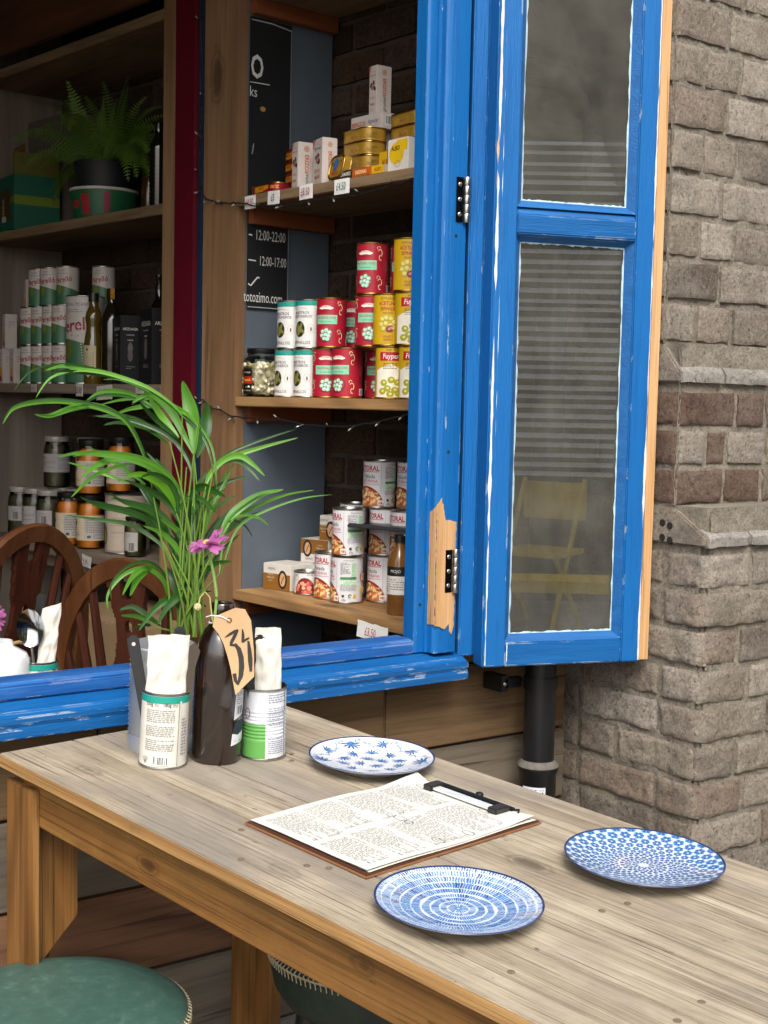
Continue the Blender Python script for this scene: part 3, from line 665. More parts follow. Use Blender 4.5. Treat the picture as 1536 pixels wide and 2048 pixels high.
# --- chalkboard standing on the grey panel
cbm = mat('#101214', .75, 0, .25, 7)
cb = thing('chalkboard', 'black chalkboard with chalk opening hours fixed to the grey panel', 'chalkboard', SH @ TR((.0005, 0, 0)))
MB().box(0, .005, .030, .150, 1.496, 2.170, cbm).build('board', cb)
CBX = TR((.0052, .030, 0)) @ RZ(R(90)) @ M.Rotation(R(90), 4, 'X')   # u -> +t, v -> z
p = PR(.9); WH = '#d9d9d4'
p.stroke([(.118, 1.50), (.1185, 1.8), (.118, 2.160)], .0022, '#8d9296'); p.stroke([(.0, 2.163), (.06, 2.164), (.118, 2.158)], .0028, '#a9adb0'); p.stroke([(.0, 1.499), (.118, 1.499)], .0026, '#9aa0a4')
p.text('O', .018, 2.055, .075, WH, .62, bold=.02); p.stroke([(-.002, 2.020), (.055, 2.022)], .0022, WH); p.text('ks', .008, 1.998, .034, WH, .8)
p.ell(.036, 1.963, .008, .006, '#b98a4a'); p.stroke([(.008, 1.872), (.011, 1.88), (.008, 1.862), (.006, 1.855)], .003, '#9a9c9e')
p.text('12:00-22:00', .064, 1.668, .034, WH, .56); p.text('12:00-17:00', .072, 1.608, .032, WH, .54); p.stroke([(.0, 1.668), (.010, 1.667)], .003, WH); p.stroke([(.0, 1.609), (.022, 1.608)], .003, WH)
p.stroke([(.0, 1.553), (.008, 1.549), (.018, 1.560), (.028, 1.570), (.033, 1.568)], .0035, WH); p.text('totozimo.com', .045, 1.522, .036, WH, .56)
ob('chalk_writing', p.flat('chalk_writing', CBX), cb)
# --- price tickets stuck on the shelf fronts
def ticket(s, z, w, h, txt, col, label, ragged_=False, tilt=0, paper='#e6e4e0', t=-.0015):
    o = thing('price_ticket', label, 'price ticket', SH @ TR((s, t, z)) @ M.Rotation(tilt, 4, 'Y'), 'handwritten price tickets on the shelf edges')
    pts = ragged([(-w/2, -h), (w/2, -h), (w/2, 0), (-w/2, 0)], .008, .0012 if ragged_ else .0003, int(s*100)+9)
    mb = MB(); n_ = len(pts)
    mb.add([(x, -.0012-.006*max(0, -zz-.018)**1*8*abs(sin(x*90)) if ragged_ else -.0012-.002*abs(zz)/h*(x/w+.5), zz) for x, zz in pts]+[(x, -.0006, zz) for x, zz in pts], [tuple(range(n_))[::-1]]+[(i, (i+1) % n_, n_+(i+1) % n_, n_+i) for i in range(n_)], mat(paper, .8, 0, .05))
    mb.build('paper', o); q = PR(.8); q.text(txt, 0, -h*.52, h*.72, col, .62, shear=.15); ob('ink', q.flat('ink', TR((0, -.0042 if not ragged_ else -.008, 0)) @ M.Rotation(R(90), 4, 'X')), o)
ticket(.055, 1.749, .042, .030, '£4.50', '#a02038', 'white price ticket in red ink nearest the post on the upper shelf')
ticket(.145, 1.751, .044, .030, '£5', '#3a4a44', 'white price ticket reading five pounds on the upper shelf', tilt=.03)
ticket(.262, 1.753, .046, .032, '£8.50', '#a02038', 'white price ticket in red ink below the white cartons', tilt=-.02)
ticket(.385, 1.752, .050, .032, '£4.50', '#2c6a58', 'white price ticket in green ink below the gold tins')
ticket(.515, .812, .098, .036, '£3.50', '#a8283c', 'torn white price ticket on the lowest shelf edge', True, .05)
ticket(-1.003, 1.311, .035, .022, '£4.50', '#444444', 'small price ticket under the green and white cans', paper='#b9b2a8')
ticket(-.735, 1.313, .038, .034, '£5.95', '#333333', 'price ticket under the oil bottle with the cream label', paper='#c6c0b8')
ticket(-.600, 1.309, .082, .038, '£11.50', '#333333', 'wide price ticket under the dark bottles', True, paper='#c6c0b8', tilt=-.05)
ticket(-.420, 1.311, .040, .022, '£19', '#333333', 'price ticket under the black bottle boxes', paper='#b9b2a8')
ticket(-.690, .838, .052, .032, '£9.99', '#555555', 'torn ticket under the big white tin', True, .1, paper='#c3bfb9')
# --- string of tiny lights pinned along the shelves
def string_lights(pts, label, seed):
    rr = random.Random(seed); o = thing('string_lights', label, 'string lights', SH)
    P = [V(q) for q in pts]; fine = []
    for i in range(len(P)-1):
        for k in range(8):
            t = k/8; a = P[max(i-1, 0)]; b = P[i]; c = P[i+1]; d = P[min(i+2, len(P)-1)]
            q = .5*((2*b)+(c-a)*t+(2*a-5*b+4*c-d)*t*t+(3*b-a-3*c+d)*t**3); fine.append(q+V((rr.uniform(-1, 1), rr.uniform(-1, 1), rr.uniform(-1, 1)))*.0016)
    wm = mat('#0c0b0a', .6); MB().tube(fine, .0017, wm, 5).build('wire', o)
    bulb = cached('bulb', lambda: MB().tube([(0, 0, 0), (0, 0, .010)], .0016, mat('#20201e', .5), 6).lathe([(0, .010), (.0018, .011), (.0020, .016), (0, .020)], mat('#8f918c', .15, 0, 0, spec=.6), 8).mesh('bulb', True))
    for i in range(5, len(fine)-3, 7):
        b = ob('bulb', bulb, o); d = V((rr.uniform(-.6, .8), rr.uniform(-1, -.2), rr.uniform(-.9, .6))).normalized(); b.matrix_local = TR(fine[i]) @ d.to_track_quat('Z', 'Y').to_matrix().to_4x4()
string_lights([(-.145, -.004, 1.795), (-.135, -.005, 1.768), (-.10, -.006, 1.752), (-.06, -.006, 1.742), (0, -.006, 1.737), (.10, -.007, 1.722), (.2, -.007, 1.712), (.30, -.006, 1.714), (.40, -.006, 1.712), (.5, -.006, 1.716), (.62, -.006, 1.728), (.70, -.006, 1.735)], 'dark wire of tiny lights hanging under the upper shelf', 3)
string_lights([(-.142, -.004, 1.262), (-.132, -.006, 1.278), (-.10, -.006, 1.262), (-.05, -.006, 1.252), (0, -.007, 1.240), (.1, -.008, 1.236), (.2, -.008, 1.234), (.3, -.008, 1.225), (.4, -.008, 1.226), (.5, -.008, 1.236), (.58, -.008, 1.25), (.66, -.006, 1.262)], 'dark wire of tiny lights hanging under the middle shelf', 5)
string_lights([(.64, -.01, 1.9), (.645, -.012, 1.76), (.64, -.012, 1.6), (.648, -.012, 1.44), (.64, -.012, 1.3), (.645, -.012, 1.15), (.64, -.012, 1.0), (.65, -.01, .9)], 'dark wire of tiny lights running down beside the window jamb', 8)
string_lights([(-.15, -.006, 2.3), (-.148, -.006, 2.1), (-.146, -.006, 1.95), (-.15, -.006, 1.85), (-.146, -.006, 1.79)], 'dark wire of tiny lights down the navy upright', 12)
# ================================================================== GOODS
FACE = R(-62)
def g_teal(r, h):
    p = PR(.4); c = 2*pi*r
    p.rect(-c/2, h*.868, c/2, h*.962, '#1d9384', 64)
    p.ring(0, .085, .020, .006, .0008, '#9a9a98', a0=.3, a1=2.8); p.text('MAESTROS', .001, .0795, .0085, '#33383a', 1.0, bold=.01); p.text('ACEITUNEROS', .001, .0715, .0085, '#33383a', .95, bold=.01)
    p.ell(-.002, .043, .0135, .018, '#2e2c22'); 
    for (u, v, a) in ((-.006, .046, .5), (.001, .049, -.4), (.004, .040, .9), (-.003, .036, -.7), (-.007, .04, .2)): p.ell(u, v, .0035, .0095, '#7c7a3c', 10, a)
    p.ring(.026, .044, .0075, .010, .0007, '#c9a59a'); p.ell(.026, .043, .0018, .005, '#5d5a48')
    p.text('PEPINILLOS', .002, .013, .0095, '#2b2b2b', .95)
    u0 = pi*r-.004      # back of the label
    p.text('350g', u0-.017, .094, .0075, '#4a4a48', .8, bold=.01); p.text('180g', u0+.009, .094, .0075, '#4a4a48', .8, bold=.01)
    p.lines(u0-.009, u0-.002, .091, .097, 3, '#8a8a86'); p.lines(u0+.017, u0+.024, .091, .097, 3, '#8a8a86')
    p.lines(u0-.021, u0+.021, .068, .087, 7, '#7d7d82', .36, 5); p.lines(u0-.021, u0+.021, .048, .064, 6, '#7d7d82', .36, 8); p.lines(u0-.021, u0+.021, .027, .044, 6, '#7d7d82', .36, 11)
    p.barcode(u0+.002, .0135, .022, .011); 
    for k in range(5): p.stroke([(u0-.020, .009), (u0-.020+.006*cos(.6+k*.5), .013+.006*sin(.6+k*.5))], .0006, '#66665f')
    p.rect(u0+.0265, .004, u0+.0275, h*.9, '#7a7468', 1); p.rect(u0+.0275, .004, u0+.0305, h*.9, '#c9c5bb', 1); p.lines(u0+.032, u0+.042, .02, .075, 12, '#8d8d90', .4, 15)
    return p
def g_red(r, h):
    p = PR(.4); CR = '#d9cf9c'
    p.ring(-.000, .083, .019, .010, .008, '#efe6d6', a0=.35, a1=pi-.35); p.text('ROYALCO', 0, .0905, .0062, '#a3182c', .95, bold=.02)
    p.text('HOJIBLANCA', 0, .081, .0042, '#7d1020'); p.rect(-.026, .052, .026, .072, '#86c9a6'); p.text('THE GORDAL OLIVES', 0, .0655, .0066, '#a8222e', .72, bold=.015); p.text('OLIVES IN BRINE', 0, .057, .0038, '#3a5a4a', 1)
    p.ell(0, .030, .0185, .0185, '#7d1322'); p.ell(0, .031, .0165, .0165, '#a33a34')
    for (u, v) in ((-.007, .036), (.002, .039), (.009, .034), (-.009, .027), (0, .029), (.007, .026), (-.003, .020), (.005, .019)): p.ell(u, v, .0047, .0040, '#9fd8bd', 12, .4); p.ell(u-.001, v+.001, .002, .0016, '#d4f0e2', 8)
    for sgn in (-1, 1):
        for vc in (.026, .088):
            p.ring(sgn*.033, vc, .0055, .008, .0017, CR, a0=-1.2, a1=2.6); p.ring(sgn*.034, vc-.010, .004, .006, .0015, CR, a0=1.5, a1=5.3); p.ring(sgn*.030, vc+.010, .004, .004, .0013, CR, a0=0, a1=4)
    u0 = .062; p.lines(u0-.010, u0+.012, .060, .098, 9, '#8a1626', .4, 4); p.barcode(u0, .014, .018, .012); p.lines(u0-.01, u0+.012, .030, .048, 4, '#5d0d1a', .5, 7)
    return p
def g_yel(r, h):
    p = PR(.4); RD = '#a8261c'
    p.text('ESPINALER', 0, .099, .0080, '#8c6a12', .9, bold=.01); p.text('ACEITUNAS', 0, .0885, .0115, RD, .68, bold=.02); p.text('ESPINALER', 0, .0775, .0100, RD, .70, bold=.02); p.text('RELLENAS', 0, .069, .005, '#5c4308')
    for (u, v) in ((-.012, .056), (-.003, .059), (.007, .057), (.013, .050), (-.014, .045), (-.004, .047), (.006, .043), (-.009, .036), (.012, .038)): p.ell(u, v, .0062, .0058, '#b9a82e', 14); p.ell(u-.0008, v+.0008, .0046, .0042, '#dcd27a', 12)
    p.ell(.004, .036, .009, .007, '#8b3a3c', 14, .4); p.ell(.005, .037, .006, .003, '#c98a86', 10, .5)
    p.text('¡SALUD Y', 0, .020, .0062, RD, .8, .2); p.text('VERMUT!', 0, .013, .0062, RD, .8, .2)
    u0 = .06; p.lines(u0-.012, u0+.012, .03, .09, 14, '#7a6414', .4, 6)
    return p
def g_fuy(r, h):
    p = PR(.4); p.rect(-.034, .002, .034, .050, '#efe9d6'); p.poly([(-.034, .050), (.034, .050), (.034, .056), (0, .074), (-.034, .060)], '#efe9d6')
    p.rect(-.024, .080, .024, .098, '#b8202c'); p.text('Fuyper', 0, .089, .0150, '#f2ece2', .85, .15, .015); p.text('zob', -.004, .1025, .007, '#4a3a10', 1, .2)
    p.lines(-.016, .014, .062, .076, 4, '#6b5a1a', .4, 2)
    for (u, v) in ((-.014, .034), (.002, .040), (.015, .035), (-.006, .022), (.010, .019), (-.017, .016), (.018, .012), (.0, .010)): p.ell(u, v, .0078, .0070, '#a9a426', 14); p.ell(u+.001, v+.001, .003, .0025, '#dfe08a', 10)
    p.rect(.030, .004, .040, h-.006, '#b32436'); p.text('FINA SELECCION', .035, .055, .0075, '#e9d7c8', .9, rot=R(90)); p.rect(.044, .004, .060, h-.006, '#e8dfc9'); p.lines(.046, .058, .02, .095, 16, '#77705c', .4, 4)
    return p
def g_lit(r, h):
    p = PR(.38); RD = '#b3202f'
    p.text('LITORAL', -.002, .0895, .0165, RD, .82, bold=.03); p.rect(-.030, .0815, .024, .0828, RD); p.text('Fabada', -.001, .0715, .0125, '#3c3540', .95); p.text('ASTURIANA', 0, .0605, .0098, '#b5304a', .80); p.rect(-.026, .0535, .024, .0543, RD)
    cx, cy = -.010, .004
    def quarter(rad, c, n=18): p.poly([(cx+rad*cos(a), cy+rad*sin(a)) for a in [pi*1.0*i/n for i in range(n+1)]], c)
    quarter(.0455, '#8e2a20'); quarter(.0405, '#c9793f')
    rr = random.Random(5)
    for k in range(34):
        a = rr.uniform(.08, pi-.08); q = .038*math.sqrt(rr.random()); p.ell(cx+q*cos(a), cy+.002+q*sin(a)*.97, .0058, .0030, rr.choice(['#ecd2a4', '#e6c48c', '#f0dcb8', '#d8a868', '#b0522e']), 10, rr.uniform(0, 3))
    p.rect(.022, .006, .034, .018, '#e7e0d4'); p.rect(.024, .0085, .028, .014, '#6a8a3c'); p.rect(.0285, .0085, .032, .014, '#c43a2c')
    p.rect(.0285, .008, .0290, .100, '#8f9296', 1)
    u = .056; p.text('INFORMACION', u, .098, .0035, '#555555'); p.lines(u-.018, u+.004, .066, .094, 10, '#6e7276', .35, 3, 1.2); p.rect(u+.006, .062, u+.018, .094, '#bfe0bf'); p.lines(u+.008, u+.016, .064, .092, 10, '#4f7a55', .35, 4)
    p.rect(u-.018, .0555, u+.018, .0610, '#4d8a57'); p.rect(u-.018, .042, u+.018, .0545, '#cfe6cc'); p.lines(u-.016, u+.016, .043, .0535, 4, '#55845a', .35, 5)
    p.lines(u-.018, u+.018, .030, .040, 4, '#8a8d92', .35, 6); p.ring(u+.004, .018, .0042, .0042, .0016, '#2f7a3e', a0=.4, a1=5.2); p.rect(u+.011, .0145, u+.018, .0215, '#d5b41e'); p.rect(u-.014, .0155, u-.009, .0205, '#333333'); p.text('420g', u-.010, .009, .0048, '#333333')
    u = .100; p.ell(u-.004, .060, .0115, .0115, '#8e3a22'); p.ell(u-.004, .060, .0095, .0095, '#e0b58c'); p.ell(u-.006, .062, .002, .002, '#8e3a22', 8); p.ell(u-.006, .031, .010, .008, '#dcc06a', 12); p.lines(u-.012, u+.008, .006, .020, 4, '#9a5a64', .35, 8)
    return p
def g_fish(r, h):
    p = PR(.4); p.poly([(-.024+.026*(1+cos(a)), .003+.038*sin(a)) for a in [pi*i/16 for i in range(17)]], '#7d2a22'); rr = random.Random(4)
    for k in range(26): a = rr.uniform(.1, pi-.1); q = .020*math.sqrt(rr.random()); p.ell(.002+q*1.15*cos(a), .006+q*1.4*sin(a), .0050, .0036, rr.choice(['#d77a62', '#e39a80', '#c95e4a', '#b24436', '#e8b090']), 9, rr.uniform(0, 3))
    p.ring(-.020, .040, .006, .006, .0008, '#8a8a86'); p.lines(-.026, -.014, .046, .049, 1, '#777777'); p.text('ATUN', .014, h-.007, .005, '#7d5a2a')
    return p
def g_per(r, h):
    p = PR(.42); c = 2*pi*r; k = h/.114; n = 48
    vs = []
    for i in range(n+1):
        u = -c/2+c*i/n; vs += [(u, .004), (u, (.050+.010*cos(u/r+.9))*k)]
    p.put(vs, [(2*i, 2*i+2, 2*i+3, 2*i+1) for i in range(n)], '#3f6e4c')
    p.text('Perelló', .0, .074*k, .0215*k, '#9c1c30', .92, .12, .02, R(7)); p.stroke([(-.020*k, .058*k), (-.006*k, .066*k), (.004*k, .064*k), (.018*k, .070*k)], .0014*k, '#8a7a4a'); p.ell(-.010*k, .045*k, .008*k, .013*k, '#7b7a34', 14, -.2)
    p.text('OLIVES', 0, .100*k, .006*k, '#4a4a46'); p.lines(-.016*k, .016*k, .090*k, .095*k, 1, '#8a8a84')
    return p
def g_bigper(r, h):
    p = PR(.42); c = 2*pi*r; n = 48; vs = []
    for i in range(n+1): u = -c/2+c*i/n; vs += [(u, .004), (u, .112+.016*cos(u/r+.9))]
    p.put(vs, [(2*i, 2*i+2, 2*i+3, 2*i+1) for i in range(n)], '#3f6e4c')
    p.text('GORDAL PICANTE', .0, .224, .0125, '#3a3a3a', .9); p.lines(-.03, .03, .200, .212, 2, '#777770', .35); p.text('Perelló', .0, .165, .050, '#9c1c30', .92, .12, .02, R(8))
    p.stroke([(-.03, .125), (-.01, .138), (.01, .135), (.035, .146)], .003, '#8a7a4a'); p.ell(-.024, .098, .013, .030, '#6f6c2c', 16, -.15)
    for i in range(9): p.ell(.018+.001*i, .12-.008*i, .0015, .0015, '#d9d9b0', 6)
    return p
CANG = 'food cans stacked on the shelves'
def cans(key, items, r, h, hexc, design, metal, name, cat='can'):
    for (s, t, z, face, label) in items: can(key, sx(s, t, z), r, h, hexc, design, face, name, label, cat, CANG, metal=metal)
Z1 = 1.2865; hc = .1105; L1 = Z1+hc+.0003; L2 = L1+hc+.0003
cans('teal', [(.131, .060, Z1, R(-88), 'white pickle can with teal band beside the garlic jar, bottom row'), (.203, .060, Z1, R(-88), 'white pickle can with teal band next to the red cans, bottom row'),
     (.137, .061, L1, R(-86), 'white pickle can with teal band above the garlic jar side, upper row'), (.207, .060, L1, R(-80), 'white pickle can with teal band next to the red cans, upper row')], .0335, hc, '#dedcd8', g_teal, STEEL, 'pickle_can')
cans('red', [(.274, .058, Z1, R(-45), 'red olive can at the left end of the bottom row of red cans'), (.345, .056, Z1, R(-78), 'red olive can second in the bottom row, showing its barcode'), (.372, .128, Z1, R(-52), 'red olive can at the back of the bottom row beside the yellow cans'),
     (.285, .058, L1, R(-62), 'red olive can in the second row beside the white pickle cans'), (.262, .150, L1, R(-62), 'red olive can half hidden in the middle of the second row'), (.415, .060, L1, R(-48), 'red olive can in the second row beside the yellow can'),
     (.418, .060, L2, R(-70), 'red olive can on top of the stack, front one'), (.455, .124, L2, R(-60), 'red olive can on top of the stack, behind the yellow can')], .0335, hc, '#a81b31', g_red, GOLDM, 'olive_can')
cans('yel', [(.442, .098, Z1, R(-50), 'yellow olive can half hidden in the bottom row'), (.484, .052, L1, R(-45), 'yellow olive can with anchovy picture in the second row'), (.530, .108, L1, R(-55), 'yellow olive can behind the jamb side of the second row'),
     (.545, .052, L2, R(-45), 'yellow olive can on the very top of the stack by the jamb')], .0335, hc, '#d2a818', g_yel, GOLDM, 'olive_can')
cans('fuy', [(.497, .050, Z1, R(-45), 'yellow and white olive can with red banner in the bottom row'), (.570, .050, Z1, R(-48), 'yellow and white olive can with red banner cut off by the jamb, bottom row'), (.555, .050, L1, R(-40), 'yellow and white olive can with red banner in the second row by the jamb')], .0335, hc, '#d2aa1c', g_fuy, GOLDM, 'olive_can')
hl = .1075; Y0 = .8245; Ya = Y0+hl+.0003; Yb = Ya+hl+.0003
cans('lit', [(.302, .103, Y0, R(-122), 'white bean stew can at the front of the bottom row, ingredients side showing'), (.232, .112, Y0, R(-84), 'white bean stew can at the left of the bottom row'), (.338, .182, Y0, R(-88), 'white bean stew can right of the front can, bottom row'), (.415, .175, Y0, R(-88), 'white bean stew can beside the sauce bottle, bottom row'),
     (.306, .102, Ya, R(-102), 'white bean stew can at the front of the second row'), (.340, .184, Ya, R(-88), 'white bean stew can under the topmost cans, second row'), (.418, .178, Ya, R(-88), 'white bean stew can nearest the jamb in the second row'),
     (.322, .178, Yb, R(-80), 'white bean stew can on top with its red name showing'), (.385, .226, Yb, R(-85), 'white bean stew can on top standing in shadow at the back')], .0365, hl, '#dcdadb', g_lit, STEEL, 'stew_can')
hf = .055
cans('fish', [(.150, .112, Y0, R(-55), 'low white fish tin on the lowest shelf beside the carton'), (.214, .196, Ya, R(-50), 'low white fish tin at the bottom of the pair beside the tall cans'), (.214, .196, Ya+hf+.0003, R(-50), 'low white fish tin on top of the pair beside the tall cans')], .033, hf, '#d9d8d6', g_fish, STEEL, 'fish_tin', 'tin')
cans('fishb', [(.214, .196, Y0, R(-50), 'white fish can hidden under the pair of low tins')], .033, hl, '#d9d8d6', g_fish, STEEL, 'fish_tin', 'tin')
# pickled garlic jar
def glass_jar(X, r, h, label, name, contents, lid_hex, group=None, neck=.8, gl=None, octo=None):
    t = thing(name, label, 'jar', X, group)
    prof = [(0, .001), (r*.93, .001), (r, .006), (r, h*.70), (r*.96, h*.77), (r*neck, h*.86), (r*neck, h*.90)]
    MB().lathe(prof, gl or glassmat('jar', (.93, .95, .9, 1), 0), octo or 36).build('glass', t, True, angle=R(25))
    MB().lathe([(0, h*.90), (r*neck*1.07, h*.90), (r*neck*1.09, h*.915), (r*neck*1.08, h*.99), (r*neck*1.03, h), (0, h)], mat(lid_hex, .35, .3, .05), 32).build('lid', t, True)
    contents(t); return t
def garlic(t):
    mb = MB(); rr = random.Random(2)
    gm_ = mat('#e6dcbc', .45, 0, .12, 60)
    for k in range(120):
        a = rr.uniform(0, 2*pi); z = rr.uniform(.010, .078); q = rr.uniform(.033, .0395) if k > 14 else rr.uniform(0, .034)
        X = TR((q*cos(a), q*sin(a), z)) @ M.Rotation(rr.uniform(0, 3), 4, 'X') @ M.Rotation(rr.uniform(0, 3), 4, 'Y')
        mb.lathe([(0, -.0115), (.0056, -.008), (.0076, -.001), (.005, .007), (.0014, .0115), (0, .012)], gm_, 9, X)
    o = mb.build('garlic_cloves', t, True); o['kind'] = 'stuff'
    MB().lathe([(0, .006), (.030, .006), (.030, .078), (0, .078)], mat('#b3aa78', .5), 20).build('brine', t)
    p = PR(.5); p.rect(-.015, .006, .015, .066, '#15130f'); p.rect(-.016, .030, .016, .047, '#b32a1c'); p.text('Amanida', 0, .0385, .0085, '#e2b23a', .8, bold=.02); p.text('ARTESANA', 0, .056, .0048, '#d9d2c0'); p.text('AJOS', 0, .022, .005, '#d9d2c0'); p.text('ENCURTIDOS', 0, .014, .004, '#d9d2c0')
    ob('paper_label', p.cyl('paper_label', .0462, R(-88)), t)
glass_jar(sx(.050, .044, Z1), .0455, .113, 'glass jar of pickled garlic cloves with black lid', 'garlic_jar', garlic, '#17181a', neck=.76, octo=12)
# sauce bottle at the jamb, black tablet lying across the cans
def lathe_bottle(X, prof, m, name, label, cap=None, capm=None, group=None, cat='bottle', extra=None, seg=28):
    t = thing(name, label, cat, X, group); MB().lathe(prof, m, seg).build('glass', t, True, angle=R(50))
    if cap: MB().lathe(cap, capm, seg).build('cap', t, True)
    if extra: extra(t)
    return t
def sauce_x(t):
    p = PR(.5); p.rect(-.03, .045, .03, .085, '#d9d6cf'); p.lines(-.026, .026, .049, .08, 6, '#77736c', .4); p.rect(-.03, .085, .03, .105, '#1a1816'); p.text('MOJO', 0, .095, .009, '#d9d6cf'); ob('paper_label', p.cyl('paper_label', .0265, FACE), t)
lathe_bottle(sx(.505, .080, Y0), [(0, 0), (.025, 0), (.0265, .004), (.0265, .115), (.02, .132), (.0115, .145), (.0115, .158)], mat('#6e4a24', .12, 0, .3, 20, spec=.7), 'sauce_bottle', 'small sauce bottle with black cap at the right of the lowest shelf', [(0, .156), (.0135, .156), (.0135, .172), (0, .172)], BLACKP, extra=sauce_x)
tb_ = thing('black_tray', 'flat black tray sticking out over the stew cans', 'tray', SH @ TR((.44, .13, 1.0005)) @ RZ(.15))
MB().box(-.11, .13, -.045, .045, 0, .006, BLACKP).build('slab', tb_, bevel=.002); MB().box(-.10, .13, -.05, -.046, .001, .010, mat('#3a3c40', .3)).build('lip', tb_, bevel=.001)
# brown and white cartons
BROWN = '#8a5c22'
def d_brown(w, h, flip=False, rot=False):
    p = PR(.5); a, b = (-h*.02, .62*h) if not flip else (.38*h, h)
    p.rect(-w/2+.0006, max(.0006, a), w/2-.0006, min(h-.0006, b), BROWN)
    vv = h*.80 if not flip else h*.16; p.text('XERPAC', -w*.18, vv, h*.13, '#8b8378', .9, bold=.02)
    ec = (w*.22, h*.42) if not flip else (-w*.25, h*.60); p.ell(ec[0], ec[1], h*.24, h*.36, '#2b281e', 22); p.ell(ec[0], ec[1], h*.15, h*.26, '#cfa27a', 18); p.stroke([(ec[0]-h*.07, ec[1]-h*.16), (ec[0], ec[1]), (ec[0]+h*.08, ec[1]+h*.14)], h*.04, '#6a2a1c'); p.stroke([(ec[0]-h*.09, ec[1]+h*.1), (ec[0]-h*.02, ec[1]-h*.02)], h*.03, '#b98a5c')
    uu = -w*.22 if not flip else w*.2
    for k, (t_, sz) in enumerate((('CHIPIRON', .055), ('MEJILLON', .085), ('FRITOS', .06))): p.text(t_, uu, (ec[1]+h*.16-h*.12*k), h*sz*1.2, '#e0cfae', .9)
    return p
def d_side(w, h):
    p = PR(.5); p.text('xerpac', 0, h*.5, h*.16, '#77726a', .9, rot=R(90)); p.lines(-w*.3, -w*.12, h*.2, h*.8, 8, '#a09a92', .35); return p
BS = {'front': d_brown, 'right': d_side}
carton('xer', sx(.058, .125, Y0) @ RZ(R(8)), .092, .082, .063, '#d6d1c8', BS, 'seafood_carton', 'brown and white seafood carton lying nearest the front of the lowest shelf')
carton('xer2', sx(.085, .212, Y0) @ RZ(R(8)), .092, .082, .063, '#d6d1c8', {'right': d_side}, 'seafood_carton', 'white side of a seafood carton behind the front one')
carton('xer3', sx(.092, .208, Y0+.0633) @ RZ(R(12)), .086, .078, .058, '#d6d1c8', {'front': lambda w, h: d_brown(w, h, True), 'right': d_side}, 'seafood_carton', 'brown and white seafood carton laid upside down on the others')
carton('xer4', sx(.128, .215, Y0+.0633+.0583) @ RZ(R(14)), .046, .075, .060, '#d6d1c8', {'front': lambda w, h: d_brown(w, h)}, 'seafood_carton', 'brown and white seafood carton standing on end at the top of the carton pile')
# --- upper shelf: cartons and flat tins
U0 = 1.7525
def d_agr(w, h):
    p = PR(.5); p.text('Agromar', 0, h*.80, w*.21, '#44403e', .95, .1); p.ring(0, h*.80, w*.34, h*.09, .0008, '#8a8480', a0=.5, a1=2.6)
    for (u, v, c) in ((-.006, .60, '#4a2c28'), (.003, .64, '#6a3a3a'), (-.002, .55, '#7a4a44'), (.007, .52, '#3a2422'), (.0, .57, '#a87a70')): p.ell(u, h*v, w*.14, h*.055, c, 12, u*80)
    p.text('ERIZOS', 0, h*.33, w*.20, '#c98a72', .9, bold=.02); p.text('MAR', 0, h*.20, w*.24, '#b06a50', 1.1, bold=.03); p.lines(-w*.28, w*.28, h*.06, h*.12, 2, '#b9a8a0', .4); p.poly([(-w/2+.001, h-.001), (-w/2+.001, h*.78), (-w*.18, h-.001)], '#b56a5c'); return p
def d_agr2(w, h):
    p = PR(.5); p.ell(0, h*.86, w*.17, w*.17, '#b98a6a', 16); p.ring(0, h*.86, w*.12, w*.12, .0008, '#e0d4c8'); p.text('ERIZOS', 0, h*.55, w*.30, '#b9693e', 1.0, bold=.03, rot=R(-90)); p.lines(w*.12, w*.26, h*.40, h*.70, 12, '#cfa890', .4)
    p.text('Agromar', w*.02, h*.18, w*.34, '#33302e', .8, .1, rot=R(90)); return p
def d_agr2h(w, h):
    p = PR(.5); p.ell(-w*.42, h*.5, h*.17, h*.17, '#b98a6a', 16); p.text('ERIZOS', -w*.20, h*.5, h*.36, '#b9693e', .9, bold=.03); p.text('Agromar', w*.22, h*.55, h*.38, '#33302e', .75, .1); p.lines(w*.1, w*.34, h*.18, h*.32, 2, '#b9a8a0', .4); return p
def d_bar(w, h): p = PR(.5); p.barcode(-w*.15, h*.55, w*.35, h*.5); p.lines(w*.1, w*.4, h*.3, h*.7, 4, '#a08a80'); return p
AG = '#cfc4bd'
carton('agr', sx(.182, .052, U0) @ RZ(R(-12)), .032, .042, .107, AG, {'front': d_agr, 'right': d_agr2}, 'shellfish_carton', 'narrow white shellfish carton standing left of its pair')
carton('agrb', sx(.262, .050, U0) @ RZ(R(-16)), .054, .036, .105, AG, {'front': d_agr, 'right': d_agr2}, 'shellfish_carton', 'white shellfish carton with mussel picture, right of the standing pair')
carton('agr5', sx(.300, .150, U0) @ RZ(R(-10)), .10, .05, .062, AG, {'front': d_agr2h}, 'shellfish_carton', 'white shellfish carton lying at the bottom behind the gold tins')
carton('agr6', sx(.300, .150, U0+.0623) @ RZ(R(-10)), .10, .05, .062, AG, {'front': d_agr2h}, 'shellfish_carton', 'white shellfish carton lying in the middle of the pile behind the gold tins')
carton('agr7', sx(.322, .145, U0+.1246) @ RZ(R(-2)), .110, .055, .036, AG, {'front': d_agr2h, 'right': d_bar}, 'shellfish_carton', 'white shellfish carton lying on top of the pile under the upright one')
carton('agr8', sx(.338, .142, U0+.1609) @ RZ(R(-6)), .030, .040, .105, AG, {'front': d_agr, 'right': d_agr2}, 'shellfish_carton', 'white shellfish carton standing upright on the very top of the pile')
